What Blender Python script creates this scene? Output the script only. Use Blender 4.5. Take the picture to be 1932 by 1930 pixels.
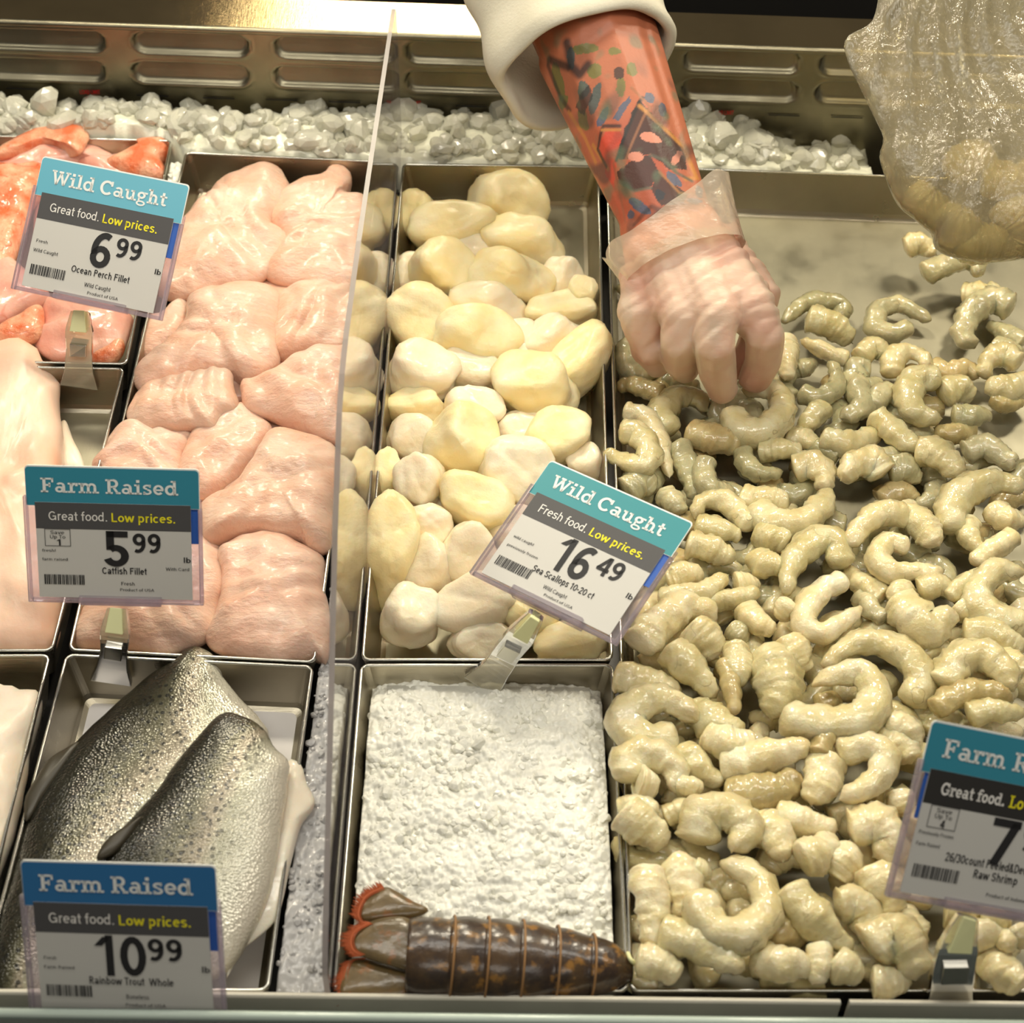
import bpy, math, random
import numpy as np
from mathutils import Vector, Matrix, noise as mnoise

for o in list(bpy.data.objects):
    bpy.data.objects.remove(o)
SC = bpy.context.scene
COL = SC.collection
random.seed(7)
NP = np.random.RandomState(11)

# ------------------------------------------------------------------ camera
FPX, HCAM = 3345.0, 0.85
AX = np.array([1, -.012, 0.]); AX /= np.linalg.norm(AX)
AY = np.array([44 / FPX, 3715 / FPX, -1]); AY -= AX * (AX @ AY); AY /= np.linalg.norm(AY)
AZ = np.cross(AX, AY)
RC = np.stack([AX, AY, AZ], 1)          # camera <- world
CP = np.array([0, -.6446, HCAM])
cd = bpy.data.cameras.new('camera'); cam = bpy.data.objects.new('camera', cd); COL.objects.link(cam)
m4 = np.eye(4); m4[:3, :3] = RC.T; m4[:3, 3] = CP
cam.matrix_world = Matrix(m4.tolist())
cd.sensor_width = 36; cd.lens = 36 * FPX / 1932; cd.clip_start = .02; cd.clip_end = 50
cd.dof.use_dof = True; cd.dof.focus_distance = 1.15; cd.dof.aperture_fstop = 11
SC.camera = cam

# ------------------------------------------------------------------ world, lamps, exposure
w = bpy.data.worlds.new('shop'); SC.world = w; w.use_nodes = True
bg = w.node_tree.nodes['Background']; bg.inputs[0].default_value = (1.0, .93, .8, 1); bg.inputs[1].default_value = .15
def area(name, loc, rot, sx, sy, power, col):
    l = bpy.data.lights.new(name, 'AREA'); l.shape = 'RECTANGLE'; l.size = sx; l.size_y = sy; l.energy = power; l.color = col
    o = bpy.data.objects.new(name, l); COL.objects.link(o); o.location = loc; o.rotation_euler = rot; return o
for lx_, lp_ in ((-.42, 4.6), (.06, 4.2), (.60, 5.0)):
    area('case_spot_lamp', (lx_, .68, .76), (math.radians(-36), 0, 0), .16, .10, lp_, (1, .90, .70))
area('case_lamp_front', (0.0, .06, .80), (math.radians(12), 0, 0), 1.6, .07, 6.0, (1, .95, .84))
area('ledge_glare_lamp', (-.135, 1.25, .56), (math.radians(-65), 0, 0), .15, .26, 4, (1, .9, .68))  # unseen lamp added behind the case to make the glare on the ledge
area('shop_ceiling_light', (.3, -1.6, 2.2), (math.radians(38), 0, 0), 1.6, .5, 9, (1, .94, .84))
vs = SC.view_settings
vs.view_transform = 'Standard'; vs.look = 'None'; vs.gamma = 1; vs.exposure = -0.14; vs.use_curve_mapping = False
SC.cycles.use_denoising = True
SC.cycles.max_bounces = 10; SC.cycles.transparent_max_bounces = 24
SC.cycles.sample_clamp_indirect = 4; SC.cycles.blur_glossy = .5

# ------------------------------------------------------------------ geometry of the view
def ray(u, v): return RC.T @ np.array([(u - 966) / FPX, -(v - 965) / FPX, -1.])
def U(u, v, z=0.):
    d = ray(u, v); return CP + d * ((z - HCAM) / d[2])
def UT(u, v, t): return CP + ray(u, v) * t
def UY(u, v, y):
    d = ray(u, v); return CP + d * ((y - CP[1]) / d[1])
def DEP(p): return -(RC @ (np.asarray(p) - CP))[2]
def PX(p):
    c = RC @ (np.asarray(p) - CP); return np.array([966 - FPX * c[0] / c[2], 965 + FPX * c[1] / c[2]])
def mpp(u, v, z): return DEP(U(u, v, z)) / FPX     # metres per pixel there

# ------------------------------------------------------------------ materials
def lin(c): return tuple(((x / 255) / 12.92 if x / 255 <= .04045 else ((x / 255 + .055) / 1.055) ** 2.4) for x in c) + (1,)
def newmat(name):
    m = bpy.data.materials.new(name); m.use_nodes = True
    nt = m.node_tree; return m, nt, nt.nodes['Principled BSDF'], nt.nodes['Material Output']
def N(nt, typ, **kw):
    n = nt.nodes.new(typ)
    for k, v in kw.items():
        if k.startswith('_'): setattr(n, k[1:], v)
        else: n.inputs[k.replace('_', ' ')].default_value = v
    return n
def L(nt, a, b): nt.links.new(a, b)
def mix(nt, fac, a, b, mode='MIX'):
    n = nt.nodes.new('ShaderNodeMix'); n.data_type = 'RGBA'; n.blend_type = mode
    for sock, v in ((0, fac), (6, a), (7, b)):
        if hasattr(v, 'is_output'): L(nt, v, n.inputs[sock])
        else: n.inputs[sock].default_value = v
    return n.outputs[2]
def ramp(nt, src, stops):
    r = nt.nodes.new('ShaderNodeValToRGB'); L(nt, src, r.inputs[0])
    el = r.color_ramp.elements
    while len(el) < len(stops): el.new(.5)
    for e, (p, c) in zip(el, stops):
        e.position = p; e.color = c if len(c) == 4 else tuple(c) + (1,)
    return r.outputs[0]
def g(x): return (x, x, x, 1)
def obj_co(nt): return nt.nodes.new('ShaderNodeTexCoord').outputs['Object']
def noise_n(nt, scale, detail=3, co=None, rough=.5, stretch=None):
    n = N(nt, 'ShaderNodeTexNoise', Scale=scale, Detail=detail, Roughness=rough)
    src = co or obj_co(nt)
    if stretch:
        mp = nt.nodes.new('ShaderNodeMapping'); mp.inputs['Scale'].default_value = stretch; L(nt, src, mp.inputs[0]); src = mp.outputs[0]
    L(nt, src, n.inputs['Vector']); return n.outputs[0]
def bump(nt, p, src, strength, dist=.001):
    b = N(nt, 'ShaderNodeBump', Strength=strength, Distance=dist); L(nt, src, b.inputs['Height']); L(nt, b.outputs[0], p.inputs['Normal']); L(nt, b.outputs[0], p.inputs['Coat Normal']); return b

def simple(name, c, rough=.5, metal=0, spec=.5, coat=0):
    m, nt, p, o = newmat(name)
    p.inputs['Base Color'].default_value = lin(c); p.inputs['Roughness'].default_value = rough; p.inputs['Metallic'].default_value = metal
    p.inputs['Specular IOR Level'].default_value = spec; p.inputs['Coat Weight'].default_value = coat
    return m

def flesh(name, c1, c2, scale=45, sss=.35, rough=.28, bscale=140, bstr=.35, bdist=.0015, veins=None, stretch=None, var=0., radius=(.006, .003, .002), mark=None, coat=.5, coat_r=.1):
    """wet raw seafood: two tones in soft patches, subsurface light, a wet coat"""
    m, nt, p, o = newmat(name)
    f = ramp(nt, noise_n(nt, scale, 4, stretch=stretch), [(.36, g(0)), (.64, g(1))])
    col = mix(nt, f, lin(c1), lin(c2))
    if var:
        oi = nt.nodes.new('ShaderNodeObjectInfo')
        col = mix(nt, oi.outputs['Random'], col, mix(nt, 1.0, col, lin((255 - int(var * 45), 255 - int(var * 42), 255 - int(var * 60))), 'MULTIPLY'))
    if veins:
        n = noise_n(nt, veins[0], 2, rough=.4)
        v = ramp(nt, n, [(.485, g(0)), (.5, g(1)), (.515, g(0))])
        n2 = ramp(nt, noise_n(nt, veins[0] * .6, 2), [(.5, g(0)), (.6, g(1))])
        mm = N(nt, 'ShaderNodeMath', _operation='MULTIPLY'); L(nt, v, mm.inputs[0]); L(nt, n2, mm.inputs[1])
        m2 = N(nt, 'ShaderNodeMath', _operation='MULTIPLY'); L(nt, mm.outputs[0], m2.inputs[0]); m2.inputs[1].default_value = veins[2]
        col = mix(nt, m2.outputs[0], col, lin(veins[1]))
    L(nt, col, p.inputs['Base Color'])
    p.inputs['Subsurface Weight'].default_value = sss; p.inputs['Subsurface Radius'].default_value = radius; p.inputs['Subsurface Scale'].default_value = 1
    p.inputs['Roughness'].default_value = rough
    if mark:
        at = N(nt, 'ShaderNodeAttribute', _attribute_name='mark')
        k = N(nt, 'ShaderNodeMath', _operation='MULTIPLY'); L(nt, at.outputs['Fac'], k.inputs[0]); L(nt, ramp(nt, noise_n(nt, 120, 3), [(.3, g(.25)), (.6, g(1))]), k.inputs[1])
        L(nt, mix(nt, k.outputs[0], col, lin(mark)), p.inputs['Base Color'])
    p.inputs['Coat Weight'].default_value = coat; p.inputs['Coat Roughness'].default_value = coat_r; p.inputs['Specular IOR Level'].default_value = .4
    nb = noise_n(nt, bscale, 5, stretch=stretch, rough=.6); bump(nt, p, nb, min(1, bstr * 1.1), bdist * 1.6)
    b2 = N(nt, 'ShaderNodeBump', Strength=.5, Distance=.0012); L(nt, noise_n(nt, bscale * .8, 2), b2.inputs['Height']); L(nt, b2.outputs[0], p.inputs['Coat Normal'])
    return m

def steel(name, c, rough=.32, scratch=.25, stretch=(4, 60, 60), smudge=.5):
    m, nt, p, o = newmat(name)
    p.inputs['Metallic'].default_value = 1
    n = noise_n(nt, 9, 5)
    L(nt, mix(nt, ramp(nt, n, [(.35, g(0)), (.7, g(1))]), lin(c), lin(tuple(int(x * (1 - .3 * smudge)) for x in c))), p.inputs['Base Color'])
    r = ramp(nt, noise_n(nt, 30, 4), [(.3, g(rough * .8)), (.7, g(min(1, rough * 1.3)))]); L(nt, r, p.inputs['Roughness'])
    bump(nt, p, noise_n(nt, 14, 6, stretch=stretch, rough=.7), scratch, .0006)
    return m

def clear_plastic(name, tint=(245, 240, 250), opacity=.12, gloss=.15, rough=.08, bumpy=None):
    m, nt, p, o = newmat(name)
    nt.nodes.remove(p)
    tr = N(nt, 'ShaderNodeBsdfTransparent'); tr.inputs[0].default_value = lin(tint)
    df = N(nt, 'ShaderNodeBsdfTranslucent'); df.inputs[0].default_value = lin(tint)
    d2 = N(nt, 'ShaderNodeBsdfDiffuse'); d2.inputs[0].default_value = lin(tint)
    dm = N(nt, 'ShaderNodeMixShader'); dm.inputs[0].default_value = .5; L(nt, df.outputs[0], dm.inputs[1]); L(nt, d2.outputs[0], dm.inputs[2])
    gl = N(nt, 'ShaderNodeBsdfGlossy', Roughness=rough)
    m1 = N(nt, 'ShaderNodeMixShader'); m1.inputs[0].default_value = opacity; L(nt, tr.outputs[0], m1.inputs[1]); L(nt, dm.outputs[0], m1.inputs[2])
    fr = N(nt, 'ShaderNodeFresnel', IOR=1.45)
    ad = N(nt, 'ShaderNodeMath', _operation='MULTIPLY_ADD'); L(nt, fr.outputs[0], ad.inputs[0]); ad.inputs[1].default_value = gloss * 6; ad.inputs[2].default_value = 0; ad.use_clamp = True
    m2 = N(nt, 'ShaderNodeMixShader'); L(nt, ad.outputs[0], m2.inputs[0]); L(nt, m1.outputs[0], m2.inputs[1]); L(nt, gl.outputs[0], m2.inputs[2])
    L(nt, m2.outputs[0], o.inputs[0])
    if bumpy:
        b = N(nt, 'ShaderNodeBump', Strength=bumpy[1], Distance=.002); L(nt, noise_n(nt, bumpy[0], 4, stretch=bumpy[2] if len(bumpy) > 2 else None), b.inputs['Height'])
        for s in (gl, d2, fr): L(nt, b.outputs[0], s.inputs['Normal'])
    return m

def ice_mat(name, c, trans, sss, rough=.18):
    m, nt, p, o = newmat(name)
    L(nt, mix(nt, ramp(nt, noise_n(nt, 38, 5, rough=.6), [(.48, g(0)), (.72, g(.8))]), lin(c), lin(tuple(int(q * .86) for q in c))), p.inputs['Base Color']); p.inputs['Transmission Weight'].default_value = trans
    p.inputs['Subsurface Weight'].default_value = sss; p.inputs['Subsurface Radius'].default_value = (.008, .008, .008); p.inputs['Subsurface Scale'].default_value = 1
    p.inputs['Roughness'].default_value = rough; p.inputs['IOR'].default_value = 1.31
    p.inputs['Coat Weight'].default_value = .6; p.inputs['Coat Roughness'].default_value = .06
    bump(nt, p, noise_n(nt, 420, 4), .25, .001)
    return m

M = {}
M['steel'] = steel('tray_steel', (196, 188, 168), .30, .3)
M['steel_floor'] = steel('tray_floor_steel', (166, 161, 140), .5, .2, (40, 6, 40), .25)
M['steel_back'] = steel('case_back_steel', (156, 149, 126), .36, .2, (3, 40, 40), .9)
M['steel_lip'] = steel('front_lip_steel', (216, 211, 196), .42, .15)
M['steel_lip'].node_tree.nodes['Principled BSDF'].inputs['Metallic'].default_value = .0
M['ledge'] = steel('scratched_ledge_steel', (186, 164, 122), .09, .22, (90, 5, 5))
M['floor_glare'] = simple('white_floor_glare', (232, 228, 226), .3)  # steel floor of the trout tray, with lamp glare put into its colour
M['deck'] = simple('dark_wet_deck', (52, 50, 48), .35, .3)
M['black'] = simple('black_void_paint', (10, 9, 8), .8)
M['ice'] = ice_mat('packed_crushed_ice', (241, 240, 228), .0, .0, .3)
M['ice_clear'] = ice_mat('clear_ice_pieces', (252, 250, 232), .5, .0, .1)
M['ice_wet'] = ice_mat('wet_grey_ice', (196, 195, 194), .0, .0, .25)
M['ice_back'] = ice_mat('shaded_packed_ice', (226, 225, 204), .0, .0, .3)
M['scallop_y'] = flesh('yellow_scallop_flesh', (252, 230, 170), (254, 240, 202), 35, .4, .42, 160, .3, var=.2, coat=.22, coat_r=.22)
M['scallop_w'] = flesh('white_scallop_flesh', (250, 232, 198), (253, 240, 216), 35, .45, .38, 160, .3, var=.15, coat=.3, coat_r=.18)
M['shrimp_y'] = flesh('cream_shrimp_flesh', (224, 207, 154), (240, 228, 188), 70, .4, .24, 260, .4, .001, (70, (120, 100, 66), .6), None, .6, mark=(150, 132, 92), coat=.75, coat_r=.08)
M['shrimp_g'] = flesh('grey_shrimp_flesh', (184, 176, 138), (214, 204, 162), 70, .45, .2, 210, .4, .001, (80, (92, 84, 62), .75), None, .6, mark=(112, 104, 78), coat=.75, coat_r=.08)
M['shrimp_b'] = flesh('brown_tinged_shrimp_flesh', (192, 170, 118), (216, 198, 146), 70, .45, .24, 210, .4, .001, (80, (100, 84, 56), .8), None, .6, mark=(120, 98, 64), coat=.75, coat_r=.08)
M['shrimp_f'] = flesh('frosted_shrimp_flesh', (232, 216, 164), (248, 238, 206), 60, .4, .32, 260, .55, .001, (60, (170, 145, 96), .35), None, .5, mark=(176, 150, 104), coat=.75, coat_r=.08)
M['catfish'] = flesh('pale_pink_catfish_flesh', (233, 186, 160), (241, 207, 186), 22, .45, .32, 150, .6, .0015, (26, (224, 170, 150), .35), (1, 2.2, 1), .2, coat=.35, coat_r=.2)
M['white_fish'] = flesh('translucent_white_fish_flesh', (232, 212, 186), (240, 226, 206), 20, .45, .4, 90, .3, .0015, coat=.2, coat_r=.25)
M['pink_fish'] = flesh('pink_white_fish_flesh', (232, 182, 152), (236, 204, 180), 14, .45, .4, 60, .2, .002, None, (1, 1, 1), coat=.15, coat_r=.25)
M['perch'] = flesh('pink_perch_flesh', (228, 160, 140), (238, 192, 174), 25, .45, .22, 110, .35, .0015, (30, (214, 120, 92), .5))
M['perch_skin'] = flesh('orange_perch_skin', (222, 112, 66), (244, 186, 150), 60, .25, .22, 240, .8, .0015, (40, (196, 60, 32), .6))
M['print_black'] = simple('black_print', (26, 25, 27), .6)
M['band_grey'] = simple('dark_grey_band', (74, 73, 74), .55)
M['band_dark'] = simple('near_black_band', (40, 38, 36), .55)
M['paper'] = simple('price_paper_white', (200, 198, 192), .6)
M['text_white'] = simple('white_print', (235, 232, 226), .6)
M['text_yellow'] = simple('yellow_print', (240, 228, 30), .6)
M['head_sky'] = simple('sky_blue_header', (98, 174, 196), .4)
M['head_teal'] = simple('teal_header', (52, 142, 150), .4)
M['head_teal2'] = simple('deep_teal_header', (50, 136, 158), .4)
M['head_blue'] = simple('blue_header', (40, 108, 162), .4)
M['edge_white'] = simple('white_card_edge', (232, 234, 230), .5)
M['blue_strip'] = simple('royal_blue_backing', (40, 90, 178), .5)
M['holder'] = clear_plastic('clear_holder_plastic', (240, 235, 242), .22, .12)
M['clip'] = clear_plastic('clear_clip_plastic', (246, 242, 226), .34, .2, .12)
M['spring'] = simple('chrome_spring', (200, 198, 188), .2, 1)
M['putty'] = simple('pale_yellow_pad', (222, 222, 168), .5)
M['acrylic'] = clear_plastic('clear_acrylic', (238, 234, 238), .10, .14, .03)
M['acrylic_edge'] = clear_plastic('milky_acrylic_edge', (190, 184, 182), .62, .1, .3)
M['glass'] = clear_plastic('front_glass', (226, 232, 230), .04, .1, .03)
M['glass_edge'] = simple('polished_glass_edge', (186, 200, 190), .15)
M['bag'] = clear_plastic('thin_clear_bag_film', (234, 224, 192), .30, .22, .1, (30, .8, (7, 7, .7)))
M['coat'] = flesh('white_coat_cloth', (198, 192, 172), (206, 200, 182), 30, .05, .8, 500, .25, .0008)
M['coat'].node_tree.nodes['Principled BSDF'].inputs['Coat Weight'].default_value = 0
M['red_print'] = simple('red_print', (196, 24, 28), .6)

# ------------------------------------------------------------------ mesh helpers
def finish(o, label=None, cat=None, group=None, kind=None):
    if label: o['label'] = label
    if cat: o['category'] = cat
    if group: o['group'] = group
    if kind: o['kind'] = kind
    return o
def empty(name, loc, label, cat, group=None):
    o = bpy.data.objects.new(name, None); COL.objects.link(o); o.location = loc; o.empty_display_size = .02
    return finish(o, label, cat, group)
class MB:
    """collects polygons for one mesh"""
    def __init__(s): s.v = []; s.f = []; s.m = []
    def add(s, verts, faces, mi=0):
        b = len(s.v); s.v.extend([tuple(map(float, p)) for p in verts]); s.f.extend([tuple(b + i for i in f) for f in faces]); s.m.extend([mi] * len(faces)); return s
    def box(s, lo, hi, mi=0, fn=None):
        x0, y0, z0 = lo; x1, y1, z1 = hi
        vs_ = [(x, y, z) for z in (z0, z1) for y in (y0, y1) for x in (x0, x1)]
        if fn: vs_ = [fn(p) for p in vs_]
        return s.add(vs_, [(0, 2, 3, 1), (4, 5, 7, 6), (0, 1, 5, 4), (1, 3, 7, 5), (3, 2, 6, 7), (2, 0, 4, 6)], mi)
    def build(s, name, mats, parent=None, smooth=False, origin=None, bevel=0):
        V = np.array(s.v)
        if parent is not None: origin = np.array(parent.matrix_basis.translation) if parent.parent is None else np.array(parent.matrix_basis.translation) + np.array(parent.parent.matrix_basis.translation); off = origin
        else:
            off = np.array([V[:, 0].mean(), V[:, 1].mean(), V[:, 2].min()]) if origin is None else np.array(origin)
        me = bpy.data.meshes.new(name); me.from_pydata((V - off).tolist(), [], s.f)
        for m in (mats if isinstance(mats, (list, tuple)) else [mats]): me.materials.append(m)
        me.polygons.foreach_set('material_index', s.m)
        me.polygons.foreach_set('use_smooth', [smooth] * len(s.f)); me.update()
        o = bpy.data.objects.new(name, me); COL.objects.link(o)
        if parent is not None: o.parent = parent
        else: o.location = off.tolist()
        if bevel:
            b = o.modifiers.new('bevel', 'BEVEL'); b.width = bevel; b.segments = 2; b.limit_method = 'ANGLE'
        return o
def nz(p, s, seed=0.): return mnoise.noise(Vector((p[0] * s + seed * 13.7, p[1] * s - seed * 7.3, p[2] * s + seed * 3.1)))
def crom(P, n, closed=False):
    P = [np.array(p, float) for p in P]
    out = []
    k = len(P)
    if closed: idx = [(P[(i - 1) % k], P[i], P[(i + 1) % k], P[(i + 2) % k]) for i in range(k)]
    else:
        E0 = 2 * P[0] - P[1]; E1 = 2 * P[-1] - P[-2]; Q = [E0] + P + [E1]
        idx = [(Q[i], Q[i + 1], Q[i + 2], Q[i + 3]) for i in range(k - 1)]
    dense = []
    for a, b, c, d in idx:
        for t in np.linspace(0, 1, 16, endpoint=False):
            dense.append(.5 * ((2 * b) + (-a + c) * t + (2 * a - 5 * b + 4 * c - d) * t * t + (-a + 3 * b - 3 * c + d) * t ** 3))
    dense.append(P[0] if closed else P[-1])
    D = np.array(dense); s = np.r_[0, np.cumsum(np.linalg.norm(np.diff(D, axis=0), axis=1))]
    ts = np.linspace(0, s[-1], n, endpoint=not closed)
    return np.stack([np.interp(ts, s, D[:, i]) for i in range(D.shape[1])], 1)
def grid_faces(nr, nc, wrap=True, b=0):
    F = []
    for i in range(nr - 1):
        for j in range(nc if wrap else nc - 1):
            F.append((b + i * nc + j, b + i * nc + (j + 1) % nc, b + (i + 1) * nc + (j + 1) % nc, b + (i + 1) * nc + j))
    return F
def tube(mb, P, R, nseg=8, mi=0, cap=True, up=(0, 0, 1), sx=1.):
    P = np.array(P, float); n = len(P); R = np.broadcast_to(R, (n,)); T = np.gradient(P, axis=0)
    rings = []
    for i in range(n):
        t = T[i] / (np.linalg.norm(T[i]) + 1e-12); b = np.cross(t, up); b /= (np.linalg.norm(b) + 1e-9); u = np.cross(b, t)
        for j in range(nseg):
            a = 2 * math.pi * j / nseg; rings.append(P[i] + R[i] * (math.cos(a) * b * sx + math.sin(a) * u))
    F = grid_faces(n, nseg)
    if cap: F += [tuple(range(nseg))[::-1], tuple((n - 1) * nseg + j for j in range(nseg))]
    mb.add(rings, F, mi)

# ------------------------------------------------------------------ lettering
def prim_mesh(prims, V, F, x):
    for pr in prims:
        b = len(V)
        if pr[0] == 'r':
            _, x0, y0, x1, y1 = pr; V += [(x + x0, y0), (x + x1, y0), (x + x1, y1), (x + x0, y1)]; F.append((b, b + 1, b + 2, b + 3))
        elif pr[0] == 'l':
            _, x0, y0, x1, y1, wd = pr; V += [(x + x0 - wd / 2, y0), (x + x0 + wd / 2, y0), (x + x1 + wd / 2, y1), (x + x1 - wd / 2, y1)]
            F.append((b, b + 1, b + 2, b + 3) if y1 > y0 else (b + 3, b + 2, b + 1, b))
        else:
            _, cx, cy, rx, ry, a0, a1, wd = pr; n = 18
            for i in range(n + 1):
                a = math.radians(a0 + (a1 - a0) * i / n); c, sn = math.cos(a), math.sin(a)
                V += [(x + cx + (rx - wd / 2) * c, cy + (ry - wd * .43) * sn), (x + cx + (rx + wd / 2) * c, cy + (ry + wd * .43) * sn)]
            for i in range(n): F.append((b + 2 * i, b + 2 * i + 1, b + 2 * i + 3, b + 2 * i + 2))
def sans_glyph(ch, w):
    """plain sans-serif letter: (advance, strokes); w is the stroke width, capitals are .72 high, small letters .52"""
    st = lambda x, y0=0, y1=.52: ('r', x, y0, x + w, y1)
    bar = lambda x0, x1, y: ('r', x0, y, x1, y + w * .86)
    E = lambda cx, cy, rx, ry, a0=0, a1=360: ('a', cx, cy, rx - w / 2 + .05, ry - w * .43 + .043, a0, a1, w)
    l = lambda *p: ('l', *p, w * 1.05)
    D = {'0': (.56, [E(.27, .36, .20, .31)]), '1': (.44, [st(.19, 0, .72), l(.05, .53, .22, .69)]), '2': (.54, [E(.26, .51, .18, .16, -15, 172), l(.40, .46, .10, .07), bar(.04, .49, 0)]),
     '3': (.54, [E(.25, .53, .17, .14, -90, 160), E(.25, .20, .19, .16, -160, 90)]), '4': (.56, [st(.33, 0, .72), l(.37, .70, .08, .22), bar(.03, .54, .16)]),
     '5': (.55, [bar(.10, .48, .72 - w * .86), st(.08, .34, .72), E(.25, .22, .19, .18, -158, 128)]), '6': (.56, [E(.27, .22, .19, .18), E(.32, .36, .24, .31, 62, 200)]),
     '7': (.54, [bar(.03, .51, .72 - w * .86), l(.18, 0, .44, .68)]), '9': (.56, [E(.27, .50, .19, .18), E(.22, .36, .24, .31, -118, 20)]),
     '/': (.30, [l(.03, -.06, .26, .74)]), '-': (.32, [bar(.04, .28, .23)]), '&': (.60, [E(.24, .56, .12, .12), E(.22, .19, .17, .15), l(.26, .46, .52, 0)]), '!': (.24, [st(.07, .2, .72), ('r', .07, 0, .07 + w, .12)]), '.': (.24, [('r', .06, 0, .06 + w * 1.1, w)]), ' ': (.24, []),
     'a': (.52, [E(.20, .15, .13, .11), st(.33, 0, .36), E(.23, .36, .15, .12, 0, 155)]), 'b': (.54, [st(.06, 0, .74), E(.27, .26, .17, .21)]), 'c': (.49, [E(.25, .26, .18, .21, 48, 312)]), 'd': (.56, [E(.23, .26, .17, .21), st(.36, 0, .74)]),
     'e': (.52, [E(.25, .26, .18, .21, 0, 312), bar(.09, .42, .23)]), 'f': (.32, [st(.09, 0, .58), E(.23, .58, .10, .12, 60, 180), bar(0, .29, .43)]), 'g': (.56, [E(.23, .26, .17, .21), st(.36, -.08, .52), E(.24, -.06, .17, .11, -165, 0)]), 'h': (.54, [st(.06, 0, .74), E(.25, .32, .14, .16, 0, 180), st(.36, 0, .33)]),
     'i': (.24, [st(.07), ('r', .07, .61, .07 + w, .72)]), 'l': (.24, [st(.07, 0, .74)]), 'm': (.82, [st(.06), E(.23, .32, .12, .16, 0, 180), st(.32, 0, .33), E(.50, .32, .13, .16, 0, 180), st(.60, 0, .33)]), 'n': (.54, [st(.06), E(.25, .32, .14, .16, 0, 180), st(.36, 0, .33)]), 'o': (.53, [E(.26, .26, .18, .21)]),
     'p': (.54, [st(.06, -.2, .52), E(.27, .26, .17, .21)]), 'r': (.35, [st(.06), E(.25, .30, .13, .17, 65, 180)]), 's': (.47, [E(.23, .38, .15, .10, 25, 270), E(.23, .15, .15, .11, -160, 90)]), 't': (.32, [st(.09, .1, .68), bar(0, .28, .43), E(.21, .12, .07, .08, 180, 300)]), 'u': (.54, [st(.06, .2, .52), E(.25, .20, .14, .16, 180, 360), st(.36)]),
     'v': (.48, [l(.06, .52, .23, 0), l(.23, 0, .41, .52)]), 'w': (.72, [l(.05, .52, .19, 0), l(.19, 0, .35, .5), l(.35, .5, .51, 0), l(.51, 0, .66, .52)]), 'z': (.46, [bar(.04, .42, 0), bar(.04, .42, .52 - w * .86), l(.09, .05, .36, .47)]), 'k': (.48, [st(.06, 0, .74), l(.36, .52, .14, .24), l(.20, .30, .40, 0)]), 'x': (.48, [l(.06, 0, .42, .52), l(.06, .52, .42, 0)]), 'y': (.48, [l(.06, .52, .24, .02), l(.10, -.2, .42, .52)]),
     'B': (.60, [st(.07, 0, .72), E(.27, .54, .17, .14, -90, 90), E(.27, .20, .20, .16, -90, 90), bar(.1, .28, .72 - w * .86), bar(.1, .28, .34), bar(.1, .28, 0)]), 'C': (.66, [E(.33, .36, .25, .31, 42, 318)]), 'D': (.66, [st(.07, 0, .72), E(.28, .36, .28, .31, -90, 90), bar(.1, .3, 0), bar(.1, .3, .72 - w * .86)]),
     'F': (.56, [st(.07, 0, .72), bar(.1, .52, .72 - w * .86), bar(.1, .45, .34)]), 'G': (.72, [E(.34, .36, .26, .31, 42, 330), bar(.36, .63, .30), st(.55, .02, .36)]), 'I': (.26, [st(.08, 0, .72)]), 'L': (.52, [st(.07, 0, .72), bar(.1, .48, 0)]), 'M': (.80, [st(.07, 0, .72), st(.62, 0, .72), l(.14, .70, .38, .06), l(.38, .06, .63, .70)]),
     'O': (.72, [E(.35, .36, .27, .31)]), 'P': (.58, [st(.07, 0, .72), E(.27, .52, .19, .16, -90, 90), bar(.1, .28, .72 - w * .86), bar(.1, .28, .33)]), 'R': (.62, [st(.07, 0, .72), E(.27, .52, .19, .16, -90, 90), bar(.1, .28, .72 - w * .86), bar(.1, .28, .33), l(.30, .36, .50, 0)]), 'S': (.60, [E(.30, .52, .19, .15, 20, 265), E(.29, .21, .20, .16, -160, 85)]),
     'T': (.54, [st(.22, 0, .72), bar(.02, .52, .72 - w * .86)]), 'U': (.66, [st(.07, .24, .72), E(.32, .24, .21, .20, 180, 360), st(.50, .24, .72)]), 'W': (.94, [l(.07, .72, .25, 0), l(.25, 0, .46, .70), l(.46, .70, .67, 0), l(.67, 0, .86, .72)]), 'A': (.62, [l(.06, 0, .30, .72), l(.30, .72, .55, 0), bar(.16, .45, .2)])}
    return D[ch]
def text_meshes(strings):
    out = {}
    for s, bold in strings:
        V = []; F = []; x = 0.
        big = s.isdigit()
        for ch in s:
            adv, prims = sans_glyph(ch, .145 if big else (.118 if bold else .092)); prim_mesh(prims, V, F, x); x += adv
        out[(s, bold)] = (np.array(V), F)
    return out
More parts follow.
